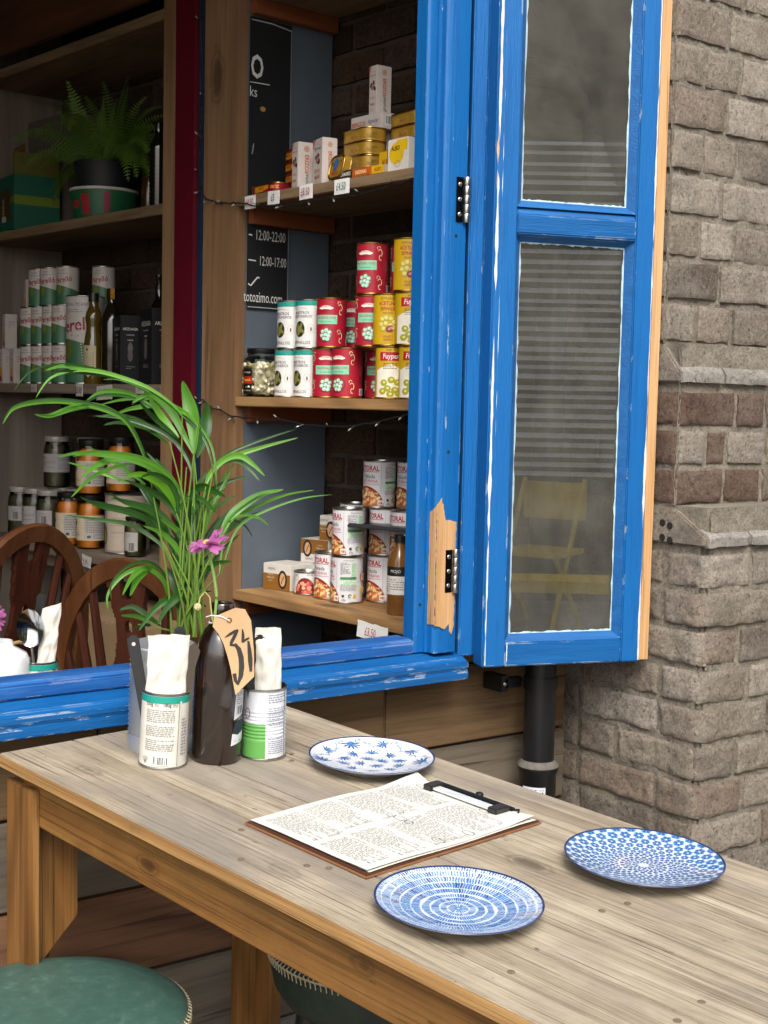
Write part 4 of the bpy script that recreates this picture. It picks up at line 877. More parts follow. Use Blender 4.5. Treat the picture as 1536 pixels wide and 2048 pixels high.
def oval_tin(key, X, a, b, h, hexc, design, name, label, group, topc=None, rimm=None):
    """rounded rectangular tin lying flat"""
    t = thing(name, label, 'tin', X, group); rc = min(a, b)*.75; n_ = 6
    def outline(g=0):
        out = []
        for (cx, cy, a0) in ((a-rc, b-rc, 0), (-(a-rc), b-rc, pi/2), (-(a-rc), -(b-rc), pi), (a-rc, -(b-rc), 1.5*pi)):
            for k in range(n_+1): an = a0+pi/2*k/n_; out.append((cx+(rc+g)*cos(an), cy+(rc+g)*sin(an)))
        return out
    def mk():
        mb = MB(); mm = mat(hexc, .35, .25, .06); rm = rimm or GOLDM; secs = [(-.002, 0, rm), (.0008, .0015, rm), (.0, .0035, mm), (0, h-.0035, mm), (.0010, h-.0018, rm), (.0004, h, rm), (-.003, h, rm), (-.004, h-.0015, rm)]
        ns = len(outline()); vs = []
        for g, z, _ in secs: vs += [(x, y, z) for x, y in outline(g)]
        for i in range(len(secs)-1): mb.add([vs[i*ns+k] for k in range(ns)]+[vs[(i+1)*ns+k] for k in range(ns)], [(k, (k+1) % ns, ns+(k+1) % ns, ns+k) for k in range(ns)], secs[i+1][2] if i != 2 else mm)
        mb.add(vs[-ns:], [tuple(range(ns))], mat(topc, .4, .2) if topc else rm); mb.add(vs[:ns], [tuple(range(ns))[::-1]], rm); return mb.mesh('tin_body', True, angle=R(35))
    ob('tin_body', cached(('ot', key), mk), t)
    if design:
        def wrap():
            q = design(); mb = MB(); L = outline(.0); per = []
            for i in range(len(L)): per.append(L[i])
            # arc-length map starting at the middle of the -y side
            start = None; pts = per[-(n_+1):]+per[:]  # begin near the corner towards +x,-y
            ring_ = [(0, -b)]+per[3*(n_+1):]+per[:3*(n_+1)]+[(0, -b)]
            acc = [0]
            for i in range(1, len(ring_)): acc.append(acc[-1]+math.hypot(ring_[i][0]-ring_[i-1][0], ring_[i][1]-ring_[i-1][1]))
            tot = acc[-1]
            def at(u, e):
                u = u % tot
                for i in range(1, len(acc)):
                    if u <= acc[i]+1e-9:
                        f = (u-acc[i-1])/max(1e-9, acc[i]-acc[i-1]); p0, p1 = V(ring_[i-1]), V(ring_[i]); d = (p1-p0).normalized() if (p1-p0).length > 0 else V((1, 0)); pp = p0+(p1-p0)*f; nn = V((d.y, -d.x)); return pp+nn*e
                return V(ring_[-1])
            for vs, fs, c, lay in q.it:
                mb.add([(*at(u, .00055+.0002*lay), v) for u, v in vs], fs, mat(c, .4, 0, .05))
            return mb.mesh('printed_side')
        ob('printed_side', cached(('otp', key), wrap), t)
    return t
def d_gold():
    p = PR(.4); p.rect(-.028, .004, .026, .019, '#a9873a'); p.text('PERLITA', .006, .0100, .0095, '#8e2418', .75, bold=.02); p.text('MEJILLONES', 0, .0165, .0035, '#5a3a14'); p.text('85g', .052, .011, .006, '#5c4a1c'); p.lines(.040, .068, .006, .008, 1, '#6b581f'); p.lines(.058, .072, .010, .018, 3, '#6b581f'); return p
def d_ortiz():
    p = PR(.4); p.poly([(-.03, .003), (.03, .003), (.03, .017), (-.03, .017)], '#c98a1e'); p.poly([(-.03, .003), (.03, .003), (.03, .010), (-.005, .003)], '#a81f1a'); p.text('ORTIZ', -.002, .0115, .0095, '#8e1c12', .8, bold=.03); p.text('ORTIZ', .05, .0105, .0095, '#e0b040', .8, bold=.03); return p
GT = 'gold shellfish tins stacked on the upper shelf'
for k in range(4): oval_tin('gold', sx(.352, .088, U0+k*.0293) @ RZ(R(-8)), .054, .031, .029, '#a8822e', d_gold, 'shellfish_tin', ['gold shellfish tin at the bottom of the front stack', 'gold shellfish tin second from below in the front stack', 'gold shellfish tin second from the top in the front stack', 'gold shellfish tin on top of the front stack'][k], GT)
for k in range(5): oval_tin('gold', sx(.455, .136, U0+k*.0293) @ RZ(R(-6)), .054, .031, .029, '#a8822e', d_gold, 'shellfish_tin', ['gold shellfish tin at the bottom of the back stack', 'gold shellfish tin second from below in the back stack', 'gold shellfish tin in the middle of the back stack', 'gold shellfish tin second from the top in the back stack', 'gold shellfish tin on top of the back stack'][k], GT)
OT = 'red and yellow fish tins on the upper shelf'
for k in range(4): oval_tin('ort', sx(.112, .096, U0+k*.0262) @ RZ(R(-10)), .031, .028, .0259, '#a8231c', d_ortiz, 'fish_tin', 'red and yellow fish tin, '+['lowest', 'second from below', 'third from below', 'topmost'][k]+' of the little stack behind the cartons', OT)
oval_tin('ortf', sx(.085, .036, U0) @ RZ(R(-6)), .058, .026, .0213, '#8e1626', d_ortiz, 'fish_tin', 'flat red and yellow fish tin lying alone near the post', OT, '#8e1626')
# tin on edge with blue picture
def d_edge():
    return None
te = oval_tin('edge', SH @ TR((.352, .030, U0+.0268)) @ RZ(R(-14)) @ M.Rotation(R(78), 4, 'X'), .036, .026, .020, '#a8822e', None, 'shellfish_tin', 'gold shellfish tin standing on edge with a blue oval on its lid', GT, '#a8822e')
p = PR(.4); p.ell(-.003, .006, .011, .014, '#2a5f9c', 18); p.text('PERLITA', 0, -.014, .0105, '#b02020', .8, bold=.03); p.lines(-.026, -.014, .006, .012, 2, '#4c3a12'); p.lines(.012, .026, .008, .014, 2, '#4c3a12'); ob('printed_lid', p.flat('printed_lid', TR((0, 0, .0195))), te)
def d_flat(c1, txt, tc):
    def fn(w, h): q = PR(.4); q.rect(-w/2+.001, .001, w/2-.001, h-.001, c1); q.text(txt, 0, h*.5, h*.6, tc, .8, bold=.02); return q
    return fn
carton('fl1', sx(.385, .018, U0) @ RZ(R(-4)), .040, .028, .018, '#2c2a26', {'front': d_flat('#2c2a26', 'CALAMARES', '#d9d2c0')}, 'small_carton', 'small black carton lying in front of the gold tins')
carton('fl2', sx(.438, .020, U0) @ RZ(R(-3)), .060, .030, .018, '#b35a1e', {'front': d_flat('#b8591e', 'SARDINAS', '#f0d9a0')}, 'small_carton', 'small orange carton lying in front of the gold tins')
carton('fl3', sx(.490, .022, U0), .040, .032, .018, '#b09a80', {'front': d_flat('#d6a81c', 'ALBO', '#9c2418')}, 'small_carton', 'small yellow fronted carton lying at the end of the row')
def d_albo(w, h): q = PR(.4); q.rect(-w/2+.001, .001, -w*.10, h-.001, '#d8ab18'); q.text('ALBO', -w*.14, h*.55, h*.30, '#8e2018', .8, bold=.03); q.ell(w*.26, h*.38, w*.16, h*.34, '#8e2a20', 16); q.ell(w*.24, h*.42, w*.07, h*.14, '#c95a3a', 12); return q
carton('alb', sx(.482, .062, U0) @ RZ(R(-8)), .080, .030, .056, '#3a2c22', {'front': d_albo}, 'tuna_carton', 'dark tuna carton with yellow corner behind the small cartons')
def d_albo2(w, h): q = PR(.4); q.ell(-w*.05, h*.55, w*.36, h*.34, '#e0b81c', 22); q.rect(-w*.05, h*.62, w*.48, h*.95, '#e0b81c'); q.text('ALBO', -w*.1, h*.70, h*.2, '#3a2c20', .8, bold=.03); q.ring(.0, h*.22, w*.14, h*.1, .001, '#777777'); return q
carton('alb2', sx(.545, .028, U0) @ RZ(R(-3)), .066, .032, .066, '#d9d4cc', {'front': d_albo2}, 'tuna_carton', 'white tuna carton with yellow disc beside the jamb')
# --- dark bay, middle shelf: saffron boxes, green and white cans, bottles
D0 = 1.3135; hp = .1135
def d_saf(w, h): q = PR(.5); q.ell(0, h*.86, w*.10, w*.10, '#b9876a', 10); q.lines(-w*.25, w*.25, h*.66, h*.70, 1, '#6a6460', .5); q.rect(-w*.12, h*.10, w*.30, h*.46, '#c98f1e'); q.ell(w*.05, h*.14, w*.28, h*.075, '#8e1c1a', 12, -.2); q.ell(w*.18, h*.11, w*.20, h*.05, '#8e1c1a', 10); return q
for (s, t, z, rz, lb) in ((-1.285, .050, D0, -8, 'white spice carton at the far left end of the dark middle shelf'), (-1.212, .050, D0, -8, 'white spice carton second from the left, bottom row'), (-1.272, .055, D0+.1063, -14, 'white spice carton standing on the left pair'), (-1.232, .105, D0+.2126+.0, -16, 'white spice carton at the top of the left pile')):
    if z > D0+.2: carton('saf0', sx(-1.235, .110, D0) @ RZ(R(-16)), .060, .045, .212, '#8f867e', {}, 'spice_carton', 'tall white spice carton hidden behind the left pile')
    carton('saf', sx(s, t, z) @ RZ(R(rz)), .040, .036, .106, '#c3b9b0', {'front': d_saf, 'right': lambda w, h: PR().lines(-w*.2, w*.2, h*.6, h*.8, 3, '#9a938c')}, 'spice_carton', lb, group='white spice cartons')
GP = 'green and white olive cans in rows'
for row in range(3):
    z = D0+row*(hp+.0004)
    ss = [(-1.140, .060), (-1.072, .060), (-1.004, .060), (-.936, .056)] if row < 2 else [(-1.115, .075), (-1.045, .075), (-.962, .085), (-.870, .130)]
    for i, (s, t) in enumerate(ss):
        zz = z
        if row == 2 and i == 3:
            for q in range(2): can('per', sx(s, .150, D0+q*(hp+.0004)), .033, hp, '#b8b1a8', g_per, R(-55), 'olive_can', 'green and white olive can hidden behind the big can, '+('lower' if q == 0 else 'upper'), 'can', GP)
            t = .150
        can('per', sx(s, t, zz), .033, hp, '#c4bcb3', g_per, R(-62 if row < 2 else -58), 'olive_can', 'green and white olive can, %s from the left in the %s row' % (ordn(i), ['bottom', 'middle', 'top'][row]), 'can', GP)
can('bigper', sx(-.848, .078, D0), .054, .250, '#c4bcb3', g_bigper, R(-62), 'large_olive_can', 'large green and white olive can behind the oil bottle', 'can', None)
oilm = mat('#5a4a18', .08, 0, .2, 10, spec=.8, coat=.5); dkg = mat('#14150f', .07, 0, .3, 12, spec=.8, coat=.5)
def oil_x(t):
    p = PR(.6); p.poly([(-.022, .040), (0, .018), (.022, .040), (.022, .105), (-.022, .108)], '#c9bd97'); p.ell(-.004, .095, .003, .004, '#2a2a22', 8); p.lines(-.016, .016, .045, .088, 8, '#7d745c', .35, 4); ob('paper_label', p.cyl('paper_label', .0268, FACE), t)
lathe_bottle(sx(-.742, .045, D0), [(0, 0), (.025, 0), (.0265, .005), (.0265, .110), (.024, .130), (.020, .150), (.0205, .168), (.0235, .182), (.0200, .200), (.013, .215), (.0125, .232)], oilm, 'oil_bottle', 'pinched olive oil bottle with cream label and black cap', [(0, .228), (.0145, .228), (.0145, .252), (0, .252)], BLACKP, extra=oil_x)
lathe_bottle(sx(-.670, .060, D0), [(0, 0), (.028, 0), (.0295, .006), (.0295, .165), (.027, .185), (.018, .210), (.0125, .222), (.012, .236)], mat('#1f1a0e', .08, 0, .4, 8, spec=.8, coat=.5), 'oil_bottle', 'square shouldered dark oil bottle with gold cap', [(0, .232), (.0148, .232), (.0152, .236), (.0148, .262), (0, .263)], mat('#b98f3c', .25, 1), seg=8)
def arz(w, h):
    q = PR(.5); q.text('ARZUAGA', 0, h*.80, w*.18, '#cfcac0', .9, bold=.02); q.lines(-w*.2, w*.2, h*.70, h*.73, 1, '#a8a39a'); q.lines(-w*.14, w*.14, h*.62, h*.66, 1, '#a8a39a')
    q.ell(0, h*.52, w*.13, h*.09, '#6d6266', 16); q.ell(0, h*.42, w*.13, h*.09, '#655a5e', 16); q.lines(-w*.2, w*.25, h*.22, h*.27, 2, '#8a857c', .4); return q
carton('arz1', sx(-.600, .066, D0) @ RZ(R(-14)), .064, .055, .186, '#131416', {'front': arz, 'right': arz}, 'bottle_box', 'black bottle box with white lettering behind the tall dark bottle')
carton('arz2', sx(-.470, .085, D0) @ RZ(R(-14)), .100, .070, .200, '#131416', {'front': arz, 'right': arz}, 'bottle_box', 'wide black bottle box with white lettering beside the post')
lathe_bottle(sx(-.570, .150, D0), [(0, 0), (.029, 0), (.031, .006), (.031, .195), (.026, .215), (.013, .235), (.0125, .29), (.0145, .292), (.0145, .30), (0, .30)], dkg, 'wine_bottle', 'tall slim dark bottle rising behind the black boxes')
for i, (s, t) in enumerate(((-.475, .165), (-.41, .165))): lathe_bottle(sx(s, t, D0), [(0, 0), (.029, 0), (.031, .006), (.031, .20), (.026, .22), (.013, .238), (.0125, .262), (.0145, .264), (0, .266)], dkg, 'wine_bottle', 'dark bottle top glinting behind the wide black box, '+('left one' if i == 0 else 'right one'), group='dark bottles behind the wide box')
# --- dark bay, lower shelf: jars
E0 = .8455
def jarx(t, r, h, fill, lab, txt, rim, lo=.16, hi=.62, full=True, red=None):
    MB().lathe([(0, .004), (r*.97, .004), (r*.985, .008), (r*.985, h*.70), (r*.94, h*.775), (r*.78, h*.83), (0, h*.83)], fill, 32).build('contents', t, True)
    p = PR(.6); c = pi*r*(1.15 if full else .45); p.rect(-c/2, h*lo, c/2, h*hi, lab, 30)
    if full and lab == '#cbbb9c': p.rect(c*.04, h*(lo+.02), c*.48, h*(hi-.02), '#aaa7a6', 12); p.lines(c*.08, c*.44, h*(lo+.14), h*(hi-.04), 9, '#6c6a6a', .4, 4); p.ell(c*.14, h*(lo+.07), .006, .0045, '#4c5058', 12); p.lines(c*.22, c*.44, h*(lo+.03), h*(lo+.12), 3, '#7a7878', .4); p.poly([(-c*.30, h*(hi-.14)), (-c*.22, h*(hi-.08)), (-c*.14, h*(hi-.14)), (-c*.22, h*(hi-.22))], '#7d1f22'); p.text(txt, -c*.18, h*(lo+.11), .011, '#6a563c', .9); p.text('DE LA', -c*.28, h*(lo+.2), .005, '#6a563c')
    elif full: p.text(txt, -c*.18, h*(hi-.07), .011, '#8a2438', .8, .1, .02); p.lines(-c*.36, c*.1, h*(lo+.06), h*(hi-.14), 6, '#6d6a70', .35, 6); p.rect(c*.12, h*lo+.001, c*.48, h*hi-.001, '#a8a4a6'); p.lines(c*.16, c*.44, h*(lo+.06), h*(hi-.06), 8, '#77757a', .35, 9)
    else: p.barcode(.004, h*(lo+.1), .016, .022, bg=lab); p.lines(-.012, .012, h*(hi-.12), h*(hi-.04), 3, '#77757a', .4)
    ob('paper_label', p.cyl('paper_label', r*1.004, 0, .0003), t)
def jar(s, t, z, r, h, fill, lidc, lab, txt, face, label, group, **k):
    gl = glassmat('jar2', (.95, .93, .9, 1), 0)
    return glass_jar(sx(s, t, z) @ RZ(face), r, h, label, 'preserve_jar', lambda o: jarx(o, r, h, fill, lab, txt, None, **k), lidc, group, .84, gl)
ORF = mat('#cf7a18', .5, 0, .12, 12); GRF = mat('#43422a', .6, 0, .45, 40, .5, 60); DKF = mat('#2a1c16', .6, 0, .3, 30)
OG = 'jars of orange preserve on the lowest dark shelf'; GG = 'jars of dark green preserve with white lids'
hj = .155; ZJ = E0+hj+.0005
for i, (s, t, z, lb) in enumerate(((-.905, .062, E0, 'left jar of orange preserve in the lower row'), (-.800, .072, E0, 'right jar of orange preserve in the lower row beside the white tin'), (-.870, .112, ZJ, 'left jar of orange preserve in the upper row'), (-.795, .068, ZJ, 'middle jar of orange preserve in the upper row'), (-.690, .105, ZJ+.012, 'right jar of orange preserve standing on the white tin'))):
    jar(s, t, z, .0405, hj, ORF, '#1c1a18', '#cbbb9c', 'FRESCO', R(-66), lb, OG)
for i, (s, t, z, fu, lb) in enumerate(((-1.005, .050, E0, False, 'jar of dark green preserve with small barcode label beside the orange jars'), (-1.095, .052, E0, True, 'jar of dark green preserve with red lettered label, lower row'), (-1.185, .050, E0, False, 'jar of dark green preserve cut by the picture edge, lower row'), (-1.11, .150, E0, True, 'jar of dark green preserve at the back left'), (-1.02, .150, E0, True, 'jar of dark green preserve at the back middle'), (-.935, .155, E0, True, 'jar of dark green preserve at the back right'),
        (-1.11, .130, ZJ, True, 'jar of dark green preserve with red lettered label standing on the others'))):
    jar(s, t, z, .0400, hj, GRF, '#b3aca4', '#a8a2a0', 'agua', R(-58), lb, GG, full=fu, lo=.30 if fu else .34, hi=.66 if fu else .62)
jar(-.965, .160, ZJ, .040, hj, DKF, '#b3aca4', '#cbbb9c', 'NOSA', R(-58), 'jar of dark preserve between the green jar and the orange jars', GG)
def g_white(r, h):
    p = PR(.5); p.rect(-.030, .010, .060, h-.02, '#b9aa98'); p.lines(-.012, .05, .05, .11, 3, '#a3937f', .2); p.ell(-.045, .050, .018, .028, '#4a4a26', 14); p.ell(-.043, .048, .010, .02, '#8a8350', 12); p.rect(.062, .035, .085, .13, '#1f1c1a'); p.rect(.052, .125, .068, .145, '#8e1f22'); p.ell(.06, .045, .02, .016, '#a39a90', 12); p.ell(.050, .022, .007, .007, '#3f4032', 14); p.rect(-.070, .06, -.052, .15, '#4a1c1a'); return p
can('wtin', sx(-.655, .105, E0), .062, .166, '#9c8f82', g_white, R(-66), 'large_tin', 'large cream tin beside the orange jars on the lowest dark shelf', 'tin', None)
jar(-.555, .070, E0, .030, .110, mat('#5a5a30', .5, 0, .4, 60), '#1c1a18', '#aaa6a0', '', R(-60), 'small jar of pickles half hidden by the palm leaves', None, full=False)
# --- dark bay, upper shelf: green crisp carton, fern, bottles
F0 = 1.7685
def d_soria(w, h):
    q = PR(.5); q.rect(-w*.5+.001, h*.48, w*.5-.001, h*.60, '#6a7a22'); q.poly([(-w*.30, h*.20), (w*.34, h*.20), (w*.34, h*.70), (w*.1, h*.78), (-w*.30, h*.66)], '#4a3814'); q.rect(-w*.34, h*.20, -w*.2, h*.62, '#a8761c'); q.text('SORIA', w*.02, h*.42, h*.13, '#cfc8b0', 1, rot=R(90)); q.rect(-w*.05, h*.16, w*.14, h*.26, '#b9b6b0'); return q
gc = carton('soria', sx(-1.205, .075, F0) @ RZ(R(-8)), .20, .14, .16, '#1c5a46', {'front': d_soria, 'right': lambda w, h: PR().rect(-w/2+.001, h*.45, w/2-.001, h*.62, '#6a7a22')}, 'crisp_carton', 'dark green and yellow open carton of crisps left of the fern')
MB().box(.085, .099, -.069, .069, .16, .225, mat('#5a5a1a', .6)).build('open_flap', gc, bevel=.002)
pb = thing('crisp_packet', 'brown and gold crisp packet poking out of the green carton', 'packet', sx(-1.215, .06, F0+.1605) @ RZ(R(-10)))
MB().grid(lambda a, b: ((a-.5)*.11, .012*sin(a*pi)*sin(b*pi)*-1+.004*NZ.noise(V((a*9, b*9, 3))), b*.10), 12, 12, mat('#7d5a1c', .35, .2, .3, 30)).build('packet_front', pb, True)
MB().grid(lambda a, b: ((a-.5)*.11, .012*sin(a*pi)*sin(b*pi)+.004*NZ.noise(V((a*9, b*9, 8))), b*.10), 12, 12, mat('#4a3814', .35, .2, .3, 30)).build('packet_back', pb, True)
fern = thing('fern', 'bushy fern in a green and red pot on the top dark shelf', 'fern', sx(-.775, .095, F0))
MB().lathe([(0, 0), (.080, 0), (.094, .075), (.094, .085), (.087, .085), (.083, .06), (0, .06)], mat('#1f5a38', .45), 36).build('pot', fern, True)
MB().lathe([(.094, .078), (.0965, .079), (.0965, .086), (.092, .087)], mat('#c3beb4', .5), 36).build('pot_rim', fern, True)
for q_ in ((-.012, .012, .014, .066, '#9c2430'), (-.05, .03, -.024, .05, '#b02a24'), (.055, .02, .07, .07, '#8e2034')): ob('pot_print', PR(.45).rect(*q_).cyl('pot_print', .0875, R(-66), .0006, lambda v: .080+v*.187), fern)
MB().lathe([(.075, .07), (.078, .13), (.086, .16), (.080, .16), (.072, .075)], mat('#14181a', .6), 30).build('inner_pot', fern, True)
MB().lathe([(0, .15), (.0795, .15)], mat('#1c140e', .9), 24).build('soil', fern)
FM = leafmat('fern', '#3c5a1c', '#749636', .35, .55)
rr = random.Random(21)
for k in range(46):
    az = 2*pi*k/46*5+rr.uniform(-.2, .2); L = rr.uniform(.20, .32); up_ = k % 4 == 0; el = rr.uniform(1.15, 1.5) if up_ else rr.uniform(.35, 1.1); drop = rr.uniform(.3, .9) if up_ else rr.uniform(2.0, 4.2)
    mb = MB(); P = []; d = V((cos(az)*cos(el), sin(az)*cos(el)*.5-.05, sin(el))); q = V((cos(az)*.045, sin(az)*.03, .15)); n_ = 28
    for i in range(n_):
        P.append(q.copy()); q = q+d*(L/n_); d = (d+V((cos(az)*.03, -.006, -drop/n_*(i/n_+.3)))).normalized()
        q.y = min(q.y, .16); q.z = max(q.z, .012)
    mb.tube(P, .0011, FM, 4)
    for i in range(2, n_-1):
        t_ = (P[i+1]-P[i-1]).normalized(); vw = (SH.inverted() @ CAM-V((-.775, .095, F0))-P[i]).normalized(); sd_ = (t_.cross(V((0, -.5, 1)))+t_.cross(vw)*.8); sd_ = sd_.normalized() if sd_.length > .05 else V((1, 0, 0)); ln = .034*min(1, i/6)*(1-(i/n_)**2.2*.95)
        for sg in (-1, 1):
            a = P[i]; tip = a+sd_*sg*ln*(.8+.4*rr.random())+t_*ln*.3-V((0, 0, ln*.15)); wv = t_*.0021
            mid = (a+tip)/2; mb.add([a-wv, a+wv, mid+wv*1.1, tip, mid-wv*1.1], [(0, 1, 2, 3, 4)], FM)
    mb.build('frond', fern)
lathe_bottle(sx(-.500, .100, F0), sum([[(.024, .012+.011*i), (.0262, .0165+.011*i)] for i in range(15)], [(0, 0), (.024, 0)])+[(.02, .185), (.0115, .205), (.0115, .235), (.014, .238), (0, .24)], dkg, 'liqueur_bottle', 'ribbed black bottle beside the post on the top dark shelf')
lathe_bottle(sx(-.585, .125, F0), [(0, 0), (.021, 0), (.022, .004), (.022, .10), (.014, .14), (.009, .15), (.009, .185), (0, .186)], mat('#3c2410', .12, 0, .4, 14, spec=.7), 'liqueur_bottle', 'small brown bottle beside the fern')
pr_ = PR(.6); pr_.rect(-.014, .03, .014, .09, '#6a4a24')
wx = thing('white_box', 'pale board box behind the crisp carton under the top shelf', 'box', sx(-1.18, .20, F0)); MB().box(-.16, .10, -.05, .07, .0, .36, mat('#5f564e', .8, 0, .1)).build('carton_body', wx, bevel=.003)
# --- room furniture: wheelback chairs, table, carton
CHM = wood('chair_red', '#2e150e', '#3c1e14', '#4a281c', 2, 1.2, 16, .38, .45, 0, .2); CHE = wood('chair_hoop', '#3a2112', '#4e2e1a', '#604028', 2, 1.2, 16, .38, .45, 0, .2)
def wheelback(X, label, a=.195, b=.30, zt=.954, lean=.12):
    t = thing('wheelback_chair', label, 'chair', X, 'dark wooden wheelback chairs inside the shop')
    zs_ = .44
    def pt(u, z): return V((u, (zt-z)*math.tan(lean)-.0, z))      # back leans over y
    def hoopx(z):
        if z > zt-b: c = 1-(zt-z)/b; return a*math.sqrt(max(0, 1-c*c))
        return a-(zt-b-z)*.18
    left = [pt(-hoopx(z), z) for z in [zs_+(zt-b-zs_)*i/6 for i in range(6)]]; arc = [pt(-a*cos(pi*i/24), zt-b+b*sin(pi*i/24)) for i in range(25)]; right = [V((-p_.x, p_.y, p_.z)) for p_ in left[::-1]]
    path = left+arc+right; mb = MB()
    # rectangular section bow: flat 34 mm deep in the plane, 20 mm thick
    n_ = len(path); vs = []
    for i, p_ in enumerate(path):
        tg = (path[min(i+1, n_-1)]-path[max(i-1, 0)]).normalized(); nrm = V((0, cos(lean), sin(lean))); out = tg.cross(nrm).normalized()
        for (o_, w_) in ((-.017, -.010), (.017, -.010), (.020, 0), (.017, .010), (-.017, .010), (-.020, 0)): vs.append(p_+out*o_+nrm*w_)
    fs = [(i*6+k, i*6+(k+1) % 6, (i+1)*6+(k+1) % 6, (i+1)*6+k) for i in range(n_-1) for k in range(6)]
    mb.add(vs, fs, CHE); mb.build('bow', t, True, angle=R(25))
    for u in (-.150, -.115, -.080, .080, .115, .150):
        ztop = zt-b+b*math.sqrt(max(0, 1-(u*1.12/a)**2)) if abs(u*1.12) < a else zt-b; MB().tube([pt(u*.86, zs_), pt(u*.93, (zs_+ztop)/2), pt(u*1.12, ztop-.006)], [.0095, .0105, .008], CHM, 8).build('spindle', t, True)
    sp = MB(); sh = [(.036, zs_), (.030, .50), (.023, .56), (.034, .61), (.050, .66), (.056, .70), (.050, .74), (.036, .785), (.030, .815), (.030, .84), (.040, .885), (.048, zt-.03), (.048, zt-.004)]
    def hw(z):
        for (w0_, z0_), (w1_, z1_) in zip(sh, sh[1:]):
            if z <= z1_: f_ = (z-z0_)/(z1_-z0_); f_ = f_*f_*(3-2*f_); return w0_+(w1_-w0_)*f_
        return .048
    def solid(u, z):
        if abs(u) > hw(z): return False
        if abs(u) < .0135 and z > zt-.062 and not (z < zt-.05 and u*u+(z-(zt-.05))**2 > .0135**2): return False
        if (u/.009)**2+((z-.838)/.013)**2 < 1 or (u/.008)**2+((z-.585)/.014)**2 < 1: return False
        q_ = math.hypot(u, z-.70)
        if .011 < q_ < .042:
            an = (math.atan2(z-.70, u)+.3) % (pi/3); return min(an, pi/3-an)*q_ < .0042
        return True
    cs = .0028; nz_ = int((zt-zs_)/cs); nu = int(.058/cs)
    G = {(i, j): solid((i+.5)*cs, zs_+(j+.5)*cs) for i in range(-nu, nu) for j in range(nz_)}; vi = {}
    def vid(i, j, f_):
        k_ = (i, j, f_)
        if k_ not in vi: c = pt(i*cs, zs_+j*cs); vi[k_] = len(sp.v); sp.v.append((c.x, c.y+(.006 if f_ else -.006), c.z))
        return vi[k_]
    m0 = sp.mi(CHM)
    for (i, j), on in G.items():
        if not on: continue
        qs = [(vid(i, j, 0), vid(i+1, j, 0), vid(i+1, j+1, 0), vid(i, j+1, 0)), (vid(i, j+1, 1), vid(i+1, j+1, 1), vid(i+1, j, 1), vid(i, j, 1))]
        for (di, dj, a_, b_) in ((1, 0, (i+1, j), (i+1, j+1)), (-1, 0, (i, j+1), (i, j)), (0, 1, (i+1, j+1), (i, j+1)), (0, -1, (i, j), (i+1, j))):
            if not G.get((i+di, j+dj)): qs.append((vid(*a_, 0), vid(*b_, 0), vid(*b_, 1), vid(*a_, 1))[::-1])
        for f_ in qs: sp.f.append(f_); sp.m.append(m0)
    sp.build('splat', t)
    yb_ = (zt-zs_)*math.tan(lean); MB().prism([(-.20, yb_-.03), (.20, yb_-.03), (.225, yb_+.36), (-.225, yb_+.36)], .405, .44, CHM).build('seat', t, bevel=.008)
    for (u, y, du, dy) in ((-.17, .02, -.05, -.05), (.17, .02, .05, -.05), (-.18, .31, -.05, .05), (.18, .31, .05, .05)): MB().tube([(u+du, yb_+y+dy, .0), (u+du*.5, yb_+y+dy*.5, .2), (u, yb_+y, .41)], [.013, .020, .014], CHM, 10).build('leg', t, True)
    return t
wheelback(TR((1.133, .43, 0)) @ RZ(R(-65.3)), 'dark wheelback chair nearest the palm with its bow above the sill', zt=.954, lean=.109)
wheelback(TR((1.058, .700, 0)) @ RZ(R(25)), 'dark wheelback chair at the left edge behind the cutlery can', zt=1.0, lean=.19)
itb = thing('room_table', 'wooden table inside the shop just behind the sill', 'table', TR((.78, .40, 0)))
boxo(-.9, .30, -.22, .25, .668, .70, W_SHELF, 'table_top', itb, .004)
for (u, v) in ((-.85, -.17), (.25, -.17), (-.85, .2), (.25, .2)): boxo(u-.025, u+.025, v-.025, v+.025, .0125, .667, W_SHELF, 'leg', itb, .003)
cbx = thing('cardboard_box', 'kraft cardboard box on the floor behind the wheelback chair', 'box', SH @ TR((-.40, -.02, 0)) @ RZ(R(6)))
MB().box(-.20, .24, -.16, .16, .0125, .72, mat('#7d6648', .85, 0, .1, 12)).build('carton_body', cbx, bevel=.003)
p = PR(.8); p.text('n', .02, .58, .075, '#2a2018'); p.text('EXTRA', -.08, .46, .045, '#2a2018'); p.rect(-.18, .62, -.10, .69, '#3a2a1c'); ob('printed_face', p.flat('printed_face', TR((0, -.1605, 0)) @ M.Rotation(R(90), 4, 'X')), cbx)
cbx2 = thing('cardboard_box', 'darker cardboard box on the floor under the dark shelves', 'box', SH @ TR((-.95, .02, 0))); MB().box(-.22, .22, -.14, .2, .0125, .58, mat('#5a4a36', .85, 0, .1, 12)).build('carton_body', cbx2, bevel=.003)
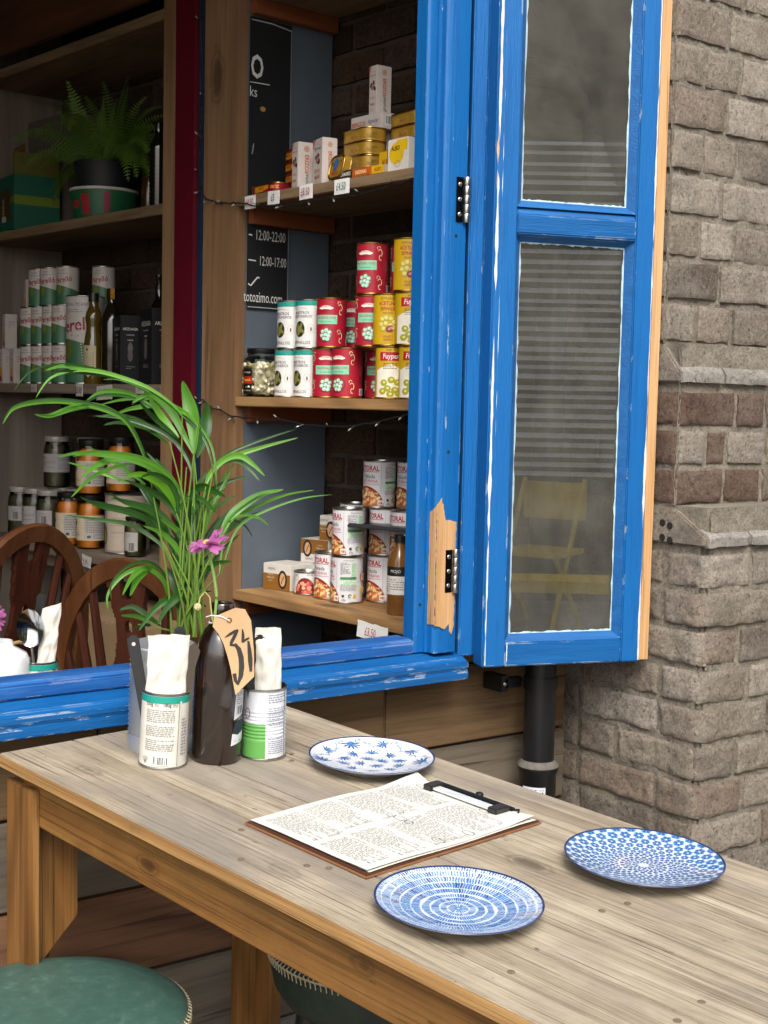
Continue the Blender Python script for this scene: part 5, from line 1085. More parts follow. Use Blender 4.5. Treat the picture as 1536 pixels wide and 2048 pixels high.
# ================================================================== TABLE AND WHAT STANDS ON IT
import numpy as np
W_TOP = wood('table_top', '#7d705e', '#a29580', '#b8ac99', 1, 2.0, 40, .7, .85, 1.7, .9, stain='#7f776d')
W_LEG = wood('table_leg', '#6a4420', '#80592e', '#946e42', 2, 1.0, 24, .5, .7, 2.6, .5, rings=10)
W_APR = wood('table_apron', '#5f3f1e', '#7d572c', '#94703f', 1, .9, 30, .5, .85, 2.2, .6)
tab = thing('pine_table', 'long narrow weathered pine table pushed end on to the sill', 'table')
TT = TB @ RZ(R(2.1))
xs_ = [-.523, -.402, -.298, -.176, -.092, .0]
for i in range(5): boxo(xs_[i]+.0006, xs_[i+1]-.0006, -1.95, .022, -.018+.0004*(i % 2), .0006*(i % 2)-.0003*(i == 3), W_TOP, 'board', tab, .0015, TT)
boxo(-.5249, -.5229, -1.95, .022, -.0178, -.0016, wood('table_edge', '#7d5a34', '#a07a4c', '#b8945f', 1, 1.2, 40, .6, .7, 2.0, .6), 'worn_edge', tab, .0006, TT)
boxo(-.505, -.483, -1.9, -.02, -.090, -.0186, W_APR, 'apron', tab, .002, TT); boxo(-.040, -.018, -1.9, -.02, -.090, -.0186, W_APR, 'apron', tab, .002, TT)
boxo(-.482, -.041, -.060, -.040, -.090, -.0186, W_APR, 'apron', tab, .002, TT); boxo(-.482, -.041, -1.88, -1.86, -.090, -.0186, W_APR, 'apron', tab, .002, TT)
def leg(x, y, sg, gus=True):
    o = boxo(x, x+.017, y-.082, y, .0, .74-.043*(-y)-.016, W_LEG, 'leg', tab, .0015)
    a, b = (x+.0172, x+.055) if sg > 0 else (x-.038, x-.0002)
    boxo(a, b, y-.032, y-.016, .0, .70-.043*(-y), W_LEG, 'leg', tab, .0015)
    if gus:
        g0, g1 = (x+.0174, x+.088) if sg > 0 else (x-.070, x-.0004); e = g0 if sg > 0 else g1; f_ = g1 if sg > 0 else g0
        MB().prism([(e, .44), (f_, .515), (f_, .655), (e, .655)] if sg > 0 else [(e, .44), (e, .655), (f_, .655), (f_, .515)], 0, .018, W_LEG, M.Rotation(R(90), 4, 'X')).build('gusset', tab, X=TR((0, y-.034, 0)), bevel=.0015)
rn_ = random.Random(12)
for i in range(22):
    nx_, ny_ = rn_.uniform(-.5, -.01), -rn_.uniform(.04, 1.3)
    if nx_ < -.01: MB().lathe([(0, .0016), (.0030, .0016), (.0042, .0008)], mat('#6b5b48', .7, 0, .3, 300), 12, X=TT @ TR((nx_, ny_, 0))).build('nail_head', tab)
leg(.715, -.045, 1); leg(1.118, -.055, -1, False)
leg(.885, -1.72, 1, False); leg(1.32, -1.72, -1, False)
# --- plates
def plate(cx, cy, D, name, label, fn, rz=0):
    t = thing(name, label, 'plate', TB @ TR((cx, cy, .0008)) @ RZ(rz), 'blue and white plates on the table'); Rr = D/2
    MB().lathe([(0, .0035), (Rr*.50, .0035), (Rr*.52, .0), (Rr*.56, .0), (Rr*.58, .004), (Rr*.80, .0095), (Rr*.97, .0165), (Rr*.995, .0180), (Rr*.998, .0190)], mat('#c4c6cb', .15, 0, .02, coat=.5), 96).build('underside', t, True, angle=R(70))
    NR, NT_ = 120, 560; rho = np.concatenate([np.linspace(.002, .985, NR-3), [.992, .998, 1.0]]); th = np.arange(NT_)*2*pi/NT_
    RH, THh = np.meshgrid(rho, th, indexing='ij')
    z = .0068+.0125*np.clip((RH-.35)/.65, 0, 1)**1.7; z[-1] -= .0009; z[-2] += .0002
    co = np.stack([RH*Rr*np.cos(THh), RH*Rr*np.sin(THh), z], -1).reshape(-1, 3)
    i = np.arange(NR-1)[:, None]*NT_; j = np.arange(NT_)[None]; a = i+j; b = i+(j+1) % NT_; fc = np.stack([a, a+NT_, b+NT_, b], -1).reshape(-1, 4)
    me = bpy.data.meshes.new('glazed_face'); me.from_pydata(co.tolist(), [], fc.tolist()+[list(range(NT_))]); me.materials.append(vcolmat('plate'))
    col = np.ones((NR, NT_, 4)); col[..., :3] = fn(RH, THh)
    edge = RH > .975; col[edge, :3] = H('#1c2c5c')[:3]
    at = me.color_attributes.new('glaze', 'FLOAT_COLOR', 'POINT'); at.data.foreach_set('color', col.reshape(-1).astype(np.float32)); me.polygons.foreach_set('use_smooth', [True]*len(me.polygons)); me.update(); ob('glazed_face', me, t)
WHT = np.array(H('#ccd3dc')[:3]); B1 = np.array(H('#2c5c98')[:3]); B2 = np.array(H('#5585b4')[:3]); B3 = np.array(H('#1f4074')[:3])
def mixc(a, b, f): return a[None, None]*(1-f[..., None])+b[None, None]*f[..., None]
def pat_stripe(r, t):
    rg = np.random.default_rng(3); n = 900; tab_ = rg.random(n); tone = rg.random(n); out = np.zeros(r.shape+(3,))
    rings = [.13, .22, .33, .44, .56, .69, .80, .91]; wd = [.012, .013, .016, .022, .012, .010, .009, .012]
    band = np.digitize(r, rings); cnt = np.array([22, 44, 64, 84, 100, 118, 132, 150, 165])[band]; ph = band*.37
    u = (t/(2*pi)*cnt+ph+.15*np.sin(r*40+t*9)) % cnt; k = np.floor(u).astype(int); fr = u-k; idx = (k*7+band*131) % n
    gap = .22+.34*tab_[idx]+np.where(band >= 7, .16, 0)-np.where((band >= 2) & (band <= 5), .10, 0)
    line = (fr > gap).astype(float); tn = tone[idx]
    c = mixc(B1, B2, tn*.9); c = np.where((tn > .85)[..., None], B3[None, None], c); out = WHT[None, None]*(1-line[..., None])+c*line[..., None]
    wash = (.35+.3*np.sin(t*5+band*2))*(line < .5)*(band < 8); out = out*(1-.55*wash[..., None].clip(0, 1))+B2[None, None]*(.55*wash[..., None].clip(0, 1))
    for q, w_ in zip(rings, wd): m = np.abs(r-q) < w_*(.8+.3*np.sin(t*7)); out[m] = WHT
    c0 = r < .05; out[c0] = B2; out[r < .018] = WHT
    return out
def pat_hex(r, t):
    out = np.ones(r.shape+(3,))*WHT; k = 0; q = .085
    while q < 1.0:
        n_ = 30 if q > .28 else (20 if q > .17 else 12); step = 2*pi/n_; u = t/step+(.5 if k % 2 else 0); d = (u-np.round(u))*step*q; rad = q*step*(.44 if q > .45 else .40); dr = (r-q)
        a_ = np.arctan2(dr, d); dd = np.hypot(d, dr)/rad; lim = .93+.07*np.cos(6*a_); m = dd < lim
        if q > .42:
            pet = (np.abs(dd-.50) < .26) & (np.cos(6*a_+.3) > -.25); c = np.where((dd < .2)[..., None], WHT*.85, np.where(pet[..., None], B3*1.2, np.where((dd > .84*lim)[..., None], B2*1.1, B2*.95)))
        else: c = np.broadcast_to(B1 if q > .2 else (B1*.8+B3*.3), r.shape+(3,))
        out[m] = c[m]; q *= (1+step*.80); k += 1
    return out
def pat_floral(r, t):
    out = np.ones(r.shape+(3,))*np.array(H('#d2d6da')[:3]); X, Y = r*np.cos(t), r*np.sin(t); rg = np.random.default_rng(8)
    def el(cx, cy, a, b, an, c):
        dx, dy = X-cx, Y-cy; u = dx*cos(an)+dy*sin(an); v = -dx*sin(an)+dy*cos(an); out[(u/a)**2+(v/b)**2 < 1] = c
    def flower(cx, cy, s, an):
        for k in range(7): g = an+k*.55-1.6; el(cx+s*.95*cos(g), cy+s*.95*sin(g), s*.55, s*.16, g, B1 if k % 2 else B3*1.3)
        for k in range(6): g = an+k*pi/3; el(cx+s*.30*cos(g), cy+s*.30*sin(g), s*.34, s*.24, g, B2 if k % 2 else B1)
        el(cx, cy, s*.16, s*.16, 0, B3)
    for k in range(9):
        g = 2*pi*k/9+.2; flower(.80*cos(g), .80*sin(g), .115 if k % 2 else .085, g+2.0+k)
    for k in range(10):
        g = 2*pi*k/10+.45; flower(.47*cos(g), .47*sin(g), .085, g+k*1.3)
    for k in range(4): g = 2*pi*k/4+.9; flower(.17*cos(g), .17*sin(g), .085, k*2.)
    for k in range(9):
        g0 = 2*pi*k/9+.2
        for i in range(46): f = i/46; g = g0+f*.70; q = .80+.09*sin(f*2*pi*(1 if k % 2 else -1)); el(q*cos(g), q*sin(g), .008, .008, 0, B2)
        for i in range(8): f = (i+.5)/8; g = g0+f*.70; q = .80+.09*sin(f*2*pi*(1 if k % 2 else -1))+.028*(1 if i % 2 else -1); el(q*cos(g), q*sin(g), .026, .010, g+i, B1*1.1)
    return out
plate(-.106, -.340, .185, 'floral_plate', 'white plate with blue flower sprigs nearest the sill', pat_floral, .4)
plate(-.376, -.793, .185, 'striped_plate', 'blue plate with radiating strokes and white rings at the front edge', pat_stripe)
plate(-.099, -.829, .191, 'dotted_plate', 'white plate with rings of blue hexagon flowers near the pier', pat_hex)
# --- clipboard with the handwritten menu
cl = thing('menu_clipboard', 'brown clipboard holding a handwritten paper menu', 'clipboard', TB @ TR((-.241, -.5425, .0012)) @ RZ(R(2.4)))
MB().box(-.157, .157, -.112, .112, 0, .0035, mat('#4a2e22', .5, 0, .12, 8)).build('board', cl, bevel=.0012)
MB().box(-.1575, .1575, -.1126, -.1122, .0003, .0032, mat('#8d5f3c', .6)).build('board_edge', cl); MB().box(-.1578, -.1574, -.112, .112, .0003, .0032, mat('#8d5f3c', .6)).build('board_edge', cl)
def paperz(x, y): return .0062+.0010*sin(x*26+y*17)*max(0, 1-abs(x-.02)*3)+.0012*NZ.noise(V((x*14, y*14, 2)))+.006*max(0, (y-.088)/.02)*max(0, (x-.08)/.06)+.004*max(0, (-y-.07)/.04)*max(0, (x-.10)/.05)
PX0, PX1, PY0, PY1 = -.151, .150, -.106, .110
MB().grid(lambda a, b: (PX0+(PX1-PX0)*a, PY0+(PY1-PY0)*b, paperz(PX0+(PX1-PX0)*a, PY0+(PY1-PY0)*b)), 40, 30, mat('#cac8c0', .75, 0, .03, 20)).build('paper', cl, True)
MB().grid(lambda a, b: (PX0+.002+(PX1-PX0)*a, PY0-.002+(PY1-PY0)*b, .0046+.0008*sin(a*9)), 10, 8, mat('#d2cdbf', .75)).build('under_sheet', cl, True)
ink = MB(); im = mat('#3c3c3e', .9, 0, 0); ri = random.Random(4)
def wr(x, y): return (x, y, paperz(x, y)+.0007)
def scrib(x, y, L, hh):
    n_ = max(3, int(L/.0016)); up_ = []; 
    for i in range(n_+1):
        yy = y-L*i/n_; xx = x+ri.uniform(-hh, hh); up_.append((xx, yy))
    vs = []
    for i, (xx, yy) in enumerate(up_): vs += [wr(xx-0.00033, yy), wr(xx+0.00033, yy)]
    ink.add(vs, [(2*i, 2*i+1, 2*i+3, 2*i+2) for i in range(n_)], im)
x = .112
blocks = [(.112, .060, .100, .004), (.112, .045, -.004, -.098), (.055, -.012, .100, .006), (.040, -.03, -.006, -.098), (-.020, -.075, .100, .010), (-.038, -.085, -.002, -.098), (-.082, -.140, .098, .0), (-.092, -.142, -.008, -.096)]
for (xa, xb, ya, yb) in blocks:
    x = xa; scrib(x, ya-.01, .026, .0022); x -= .0062
    while x > xb:
        y = ya-ri.uniform(0, .004); yend = yb+abs(yb-ya)*ri.choice((.05, .1, .3, .45))
        while y > yend: L = ri.uniform(.004, .011); scrib(x, y, L, .00085); y -= L+.0022
        if ri.random() < .6: scrib(x, yb+.007, .006, .0009)
        x -= .0040
def loop(cx, cy, rx, ry):
    vs = []
    for i in range(25): a = 2*pi*i/24; vs += [wr(cx+rx*cos(a), cy+ry*sin(a)), wr(cx+(rx-.0007)*cos(a), cy+(ry-.0007)*sin(a))]
    ink.add(vs, [(2*i, 2*i+1, 2*i+3, 2*i+2) for i in range(24)], im)
loop(.006, -.002, .006, .011); loop(-.010, -.085, .006, .010); loop(.040, -.09, .005, .010); loop(.125, .07, .006, .016); loop(.118, -.05, .005, .012); loop(.004, -.02, .0045, .007)
o = ink.build('handwriting', cl); o['kind'] = 'stuff'
ck = MB(); ck.box(.120, .136, -.064, .052, .0085, .0115, mat('#e1e1de', .25, .3)); cp = ck.build('clip_bar', cl, bevel=.0012)
for yy in (-.068, .050): MB().box(.117, .146, yy, yy+.016, .006, .0145, mat('#2a2724', .4)).build('clip_end', cl, bevel=.0015)
MB().tube([(.150, -.070, .008), (.150, .066, .008)], .0038, DARKM, 10).build('clip_hinge', cl, True); MB().box(.140, .1545, -.06, .056, .004, .007, mat('#3a332d', .4, .5)).build('clip_plate', cl, bevel=.001)
MB().ball((.156, -.004, .010), .006, .006, .004, DARKM).build('rivet', cl, True); MB().tube([(.150, -.070, .008), (.152, -.078, .010), (.146, -.082, .007)], .0016, DARKM, 6).build('spring_end', cl, True)
# --- cans used as cutlery pots
FT = R(-122)
def napkin_mesh(w0, w1, th, z0, z1, seed, slant=0, lean=(0, 0)):
    off = V((seed*3.3, seed*2.1, 0)); mb = MB()
    def P(a, b):
        an = 2*pi*a; w_ = w0+(w1-w0)*b+.0030*NZ.noise(V((b*5, seed, 0))); tt = th*(1-.82*b**1.5); x = w_*math.copysign(abs(cos(an))**.75, cos(an)); y = tt*sin(an)
        p = V((x, y, z0+(z1-z0)*b)); d = NZ.fractal(V((x*55, b*6, y*70))+off, 1, 2, 3)*.0045+.0026*(1-abs(2*abs(NZ.noise(V((x*45+b*3, b*5-x*30, 5))+off))*1-0)) - .002
        q = p+V((cos(an)*.35, sin(an), 0))*d*(1 if z0 < 10 else 0); q.z += slant*x+.002*NZ.noise(V((x*60, 7, seed)))*b; q.x += lean[0]*b; q.y += lean[1]*b; return q
    return mb.grid(P, 72, 36, mat('#cfccc2', .8, 0, .03, 30)).mesh('napkin', True, angle=R(75))
def handle(mbn, pts, w, th, m, X):
    """flat knife handle with a rounded end; pts along its length, width in local x"""
def stad(L, w, th, m, name, par, X, rivets=0, bevel=.0015):
    n_ = 10; poly = [(-w/2*.8, 0), (w/2*.8, 0)]+[(w/2*cos(a), L-w/2+w/2*sin(a)) for a in [pi*i/n_ for i in range(n_+1)]]
    o = MB().prism(poly, -th/2, th/2, m, M.Rotation(R(90), 4, 'X')).build(name, par, X=X, bevel=bevel)
    for k in range(rivets): MB().lathe([(0, .0006), (.0028, .0006), (.0028, 0)], mat('#cfcfca', .35, .3), 12, X=TR((0, -th/2, L-.012-.035*k)) @ M.Rotation(R(90), 4, 'X')).build('rivet', o)
    return o
def tf(x, y, z=0): return TB @ TR((x, y, z))
can('teal_pot', tf(-.352, -.164, .0002) @ M.Rotation(R(1.3), 4, 'Y'), .034, .110, '#d6d3c8', g_teal, FT+pi-.10, 'cutlery_can', 'white label can with teal band holding napkin and knives on the table', 'can', None, lid=False)
VW = RZ(FT+pi/2)    # local x runs to the right as seen from the camera, y away from it
def put(x, y, z): return tf(x, y, z) @ VW
n1 = thing('napkin', 'crumpled white paper napkin in the teal banded can', 'napkin', put(-.352, -.164, .012)); ob('folded_paper', napkin_mesh(.027, .0295, .0125, .0, .178, 1, .03, (.003, -.006)), n1)
MB().lathe([(.0315, .004), (.0325, .108), (.0335, .109), (.0320, .1095), (.0308, .107), (.0300, .006), (0, .005)], STEEL, 40).build('inner_wall', bpy.data.objects['cutlery_can'], True)
KG = 'black handled table knives'
for i, (dx, dy, ln, rx, zz, lb) in enumerate(((-.024, .004, .178, R(-11), .012, 'black handled knife with a white rivet leaning at the left of the napkin'), (-.012, .021, .172, R(4), .012, 'black handled knife behind the napkin, half hidden'), (.016, .014, .186, R(3), .012, 'black handled knife upright behind the napkin'))):
    k = thing('table_knife', lb, 'knife', put(-.352, -.164, zz) @ TR((dx*.6, dy, 0)) @ M.Rotation(rx, 4, 'Y'), KG); stad(ln, .017, .009, mat('#2b2c2e', .35), 'handle', k, None, 1 if i == 0 else 0)
kb = thing('table_knife', 'serrated knife blade upright between the can and the brown bottle', 'knife', put(-.352, -.164, .008) @ TR((.0275, -.004, 0)) @ M.Rotation(R(3), 4, 'Y'), KG)
MB().prism([(0, .0), (.007, 0), (.007, .135), (.012, .16), (.004, .172), (-.004, .165), (-.004, 0)], 0, .0016, mat('#8a8078', .22, 1), M.Rotation(R(90), 4, 'X')).build('blade', kb)
# brown bottle with a tag
BB = NT('brown_glass'); f_ = BB.noise(BB.coord(scale=(1, 1, .6)), 26, 5, .6, 1.2); BB.col(BB.ramp(f_, [(.35, H('#140b08')), (.55, H('#20120b')), (.78, H('#3d2615'))])); BB.set('Roughness', .1); BB.set('Specular IOR Level', .8); BB.set('Coat Weight', .6); BB.set('Coat Roughness', .04)
vo_ = BB.noise(BB.coord(scale=(1, 1, .5)), 90, 6, .7, 2.5); BB.bump(vo_, .16, .002)
bt = thing('brown_bottle', 'large dark brown glass bottle used as a flower vase on the table', 'bottle', tf(-.275, -.186, .0002) @ M.Rotation(R(.6), 4, 'Y'))
MB().lathe([(0, .004), (.028, .004), (.031, 0), (.0345, .0008), (.036, .005), (.036, .148), (.0348, .163), (.031, .179), (.0245, .193), (.0180, .201), (.0166, .204), (.0166, .2125), (.0172, .2135), (.0172, .231), (.0162, .2325), (.0135, .232), (.0128, .228), (.0128, .19), (.02, .17)], BB.m, 64).build('glass', bt, True, angle=R(50))
p = PR(.6); p.poly([(-.008, .066), (.012, .072), (.018, .085), (.016, .108), (-.006, .110)], '#c9c9c9'); p.lines(-.004, .012, .088, .106, 6, '#6a6a6a', .4); p.barcode(.004, .080, .014, .012, bg='#c9c9c9'); p.poly([(-.010, .046), (.018, .044), (.018, .064), (-.006, .062)], '#1e2a36'); p.poly([(-.012, .028), (.018, .033), (.018, .048), (.002, .043), (-.010, .046)], '#cdd0d2'); p.lines(-.006, .014, .033, .036, 1, '#8a8a8a')
ob('torn_label', p.cyl('torn_label', .0362, FT+R(50)), bt)
MB().tube([(.0185*cos(a)*1.0, .0185*sin(a), .204+.002*sin(a*2)) for a in [2*pi*i/24 for i in range(25)]], .0011, mat('#d9dde2', .8), 6).build('string', bt, True)
# kraft tag hanging from the neck
def atd(px, py, Z): return CAM+(fw+rt*((px-768)/2700)-up*((py-1024)/2700))*Z
tgO = V((.965, -.250, .9635)); TG = M(((rt.x, up.x, -fw.x, tgO.x), (rt.y, up.y, -fw.y, tgO.y), (rt.z, up.z, -fw.z, tgO.z), (0, 0, 0, 1)))
tg = thing('number_tag', 'kraft paper tag with painted number 34 tied to the bottle neck', 'tag', TG)
k_ = .000713
ol = [(-33, -12), (-29, 8), (12, 25), (31, 22), (43, 0), (46, -30), (49, -62), (50, -112), (14, -147), (9, -124), (4, -98), (-3, -72), (-12, -45), (-22, -26)]
def tagz(x, y): return .004+.010*(y/.1)**2*(1 if y < 0 else .3)-.006*(x/.03)*abs(x/.03)*.5
fine = []
for i, p_ in enumerate(ol):
    q_ = ol[(i+1) % len(ol)]
    for j in range(4): fine.append((p_[0]+(q_[0]-p_[0])*j/4, p_[1]+(q_[1]-p_[1])*j/4))
mb = MB(); km = mat('#b0906a', .8, 0, .06, 60); cx_, cy_ = 8, -55; rg_ = 8; vs = [(cx_*k_, cy_*k_, tagz(cx_*k_, cy_*k_))]
for r_ in range(1, rg_+1):
    for (a, b) in fine: x_, y_ = (cx_+(a-cx_)*r_/rg_)*k_, (cy_+(b-cy_)*r_/rg_)*k_; vs.append((x_, y_, tagz(x_, y_)))
n_ = len(fine); fs = [(0, 1+(i+1) % n_, 1+i) for i in range(n_)]
for r_ in range(rg_-1): fs += [(1+r_*n_+i, 1+r_*n_+(i+1) % n_, 1+(r_+1)*n_+(i+1) % n_, 1+(r_+1)*n_+i) for i in range(n_)]
mb.add(vs, [f[::-1] for f in fs], km); mb.add([(x, y, z-.0006) for x, y, z in vs], fs, km); mb.build('card', tg, True)
q = PR(.8); z_ = 1/4.389
def sk(pts, wd): q.stroke([((x-915)*z_*k_, (218-y)*z_*k_) for x, y in pts], [w_*z_*k_ for w_ in wd], '#262322')
sk([(878, 368), (920, 340), (960, 316), (992, 300)], [6, 22, 26, 14]); sk([(988, 302), (965, 350), (935, 410), (925, 440)], [22, 30, 28, 14]); sk([(925, 436), (970, 432), (1000, 470), (1020, 540), (1026, 620), (1020, 700), (995, 778)], [12, 30, 40, 46, 46, 40, 16]); sk([(998, 776), (975, 740), (963, 680)], [16, 30, 34])
sk([(1030, 296), (1036, 350), (1034, 412)], [10, 26, 24]); sk([(1030, 408), (1065, 385), (1090, 372)], [14, 20, 14]); sk([(1082, 400), (1092, 480), (1100, 570), (1106, 665)], [18, 34, 40, 22])
me = q.flat('painted_number', M.Identity(4))
for v in me.vertices: v.co.z = tagz(v.co.x, v.co.y)+.0006+v.co.z*.3
ob('painted_number', me, tg)
MB().lathe([(.0020, .0), (.0032, .0008), (.0040, .0)], mat('#6b4a2a', .6), 16, X=TR((0, 0, .0045))).build('eyelet', tg, True)
MB().tube([(0, 0, .004), (-.012, .006, .006), (-.026, .007, .004), (-.034, .004, -.004)], .0009, mat('#d9dde2', .8), 6).build('string', tg, True)
# green and white ribbed can
gcan = thing('cutlery_can', 'green and white ribbed can holding a napkin and black handled knife', 'can', tf(-.204, -.207, .0002) @ RZ(FT) @ M.Rotation(R(1.2), 4, 'X'))
r_, h_ = .0325, .107; zs2 = [0.004+i*.00115 for i in range(int((h_-.008)/.00115)+1)]; nA = 72; mb = MB(); Wm = mat('#cfd2d8', .4, 0, .03); Gm = mat('#5c9a4c', .4, 0, .05); Sm = mat('#8f8d86', .35, .8)
vs = []
for zz in zs2:
    rr2 = r_-(.0011*(.5-.5*cos((zz-.030)/.0053*2*pi)) if .030 < zz < .0724 else 0)
    for k in range(nA): vs.append((rr2*cos(2*pi*k/nA), rr2*sin(2*pi*k/nA), zz))
for i in range(len(zs2)-1):
    for k in range(nA):
        a = (k+.5)/nA*360; a = a-360 if a > 180 else a; m_ = Sm if 62 < a < 66 else (Gm if (zs2[i] < .054-.0000*a and -110 < a < 0) else Wm)
        mb.f.append((i*nA+k, i*nA+(k+1) % nA, (i+1)*nA+(k+1) % nA, (i+1)*nA+k)); mb.m.append(mb.mi(m_))
mb.v = vs; mb.build('can_body', gcan, True, angle=R(60))
p = PR(.45); p.lines(.004, .033, .086, .100, 4, '#6f7278', .4, 2); p.lines(.004, .033, .052, .080, 9, '#7b7e86', .32, 5); p.lines(.004, .030, .010, .034, 8, '#7b7e86', .35, 9); p.rect(.0022, .030, .0026, .103, '#9a9ca2', 1); p.rect(.0022, .1026, .034, .103, '#9a9ca2'); p.ring(-.029, .070, .005, .008, .0012, '#6a2a44')
ob('printed_label', p.cyl('printed_label', r_, 0, .0003), gcan); ob('base_rim', can_base('g', r_), gcan); MB().lathe([(r_, .1028), (r_+.0012, .104), (r_+.0012, .1062), (r_, .107), (r_-.0015, .106), (r_-.002, .1), (r_-.002, .006), (0, .005)], STEEL, 48).build('rim', gcan, True)
n2 = thing('napkin', 'folded white paper napkin in the green and white can', 'napkin', put(-.204, -.207, .012) @ TR((.006, 0, 0))); ob('folded_paper', napkin_mesh(.023, .0185, .013, 0, .180, 3, .0, (-.006, .004)), n2)
k = thing('table_knife', 'black handled knife in front of the napkin in the green can', 'knife', put(-.204, -.207, .010) @ TR((-.012, -.016, 0)) @ M.Rotation(R(-7), 4, 'Y'), KG); stad(.186, .013, .011, mat('#1c1d1f', .25), 'handle', k, None)
k = thing('table_spoon', 'dark handled spoon behind the knife in the green can', 'spoon', put(-.204, -.207, .010) @ TR((-.006, .006, 0)) @ M.Rotation(R(-2), 4, 'Y')); stad(.172, .024, .009, mat('#241e1c', .3), 'handle', k, None)
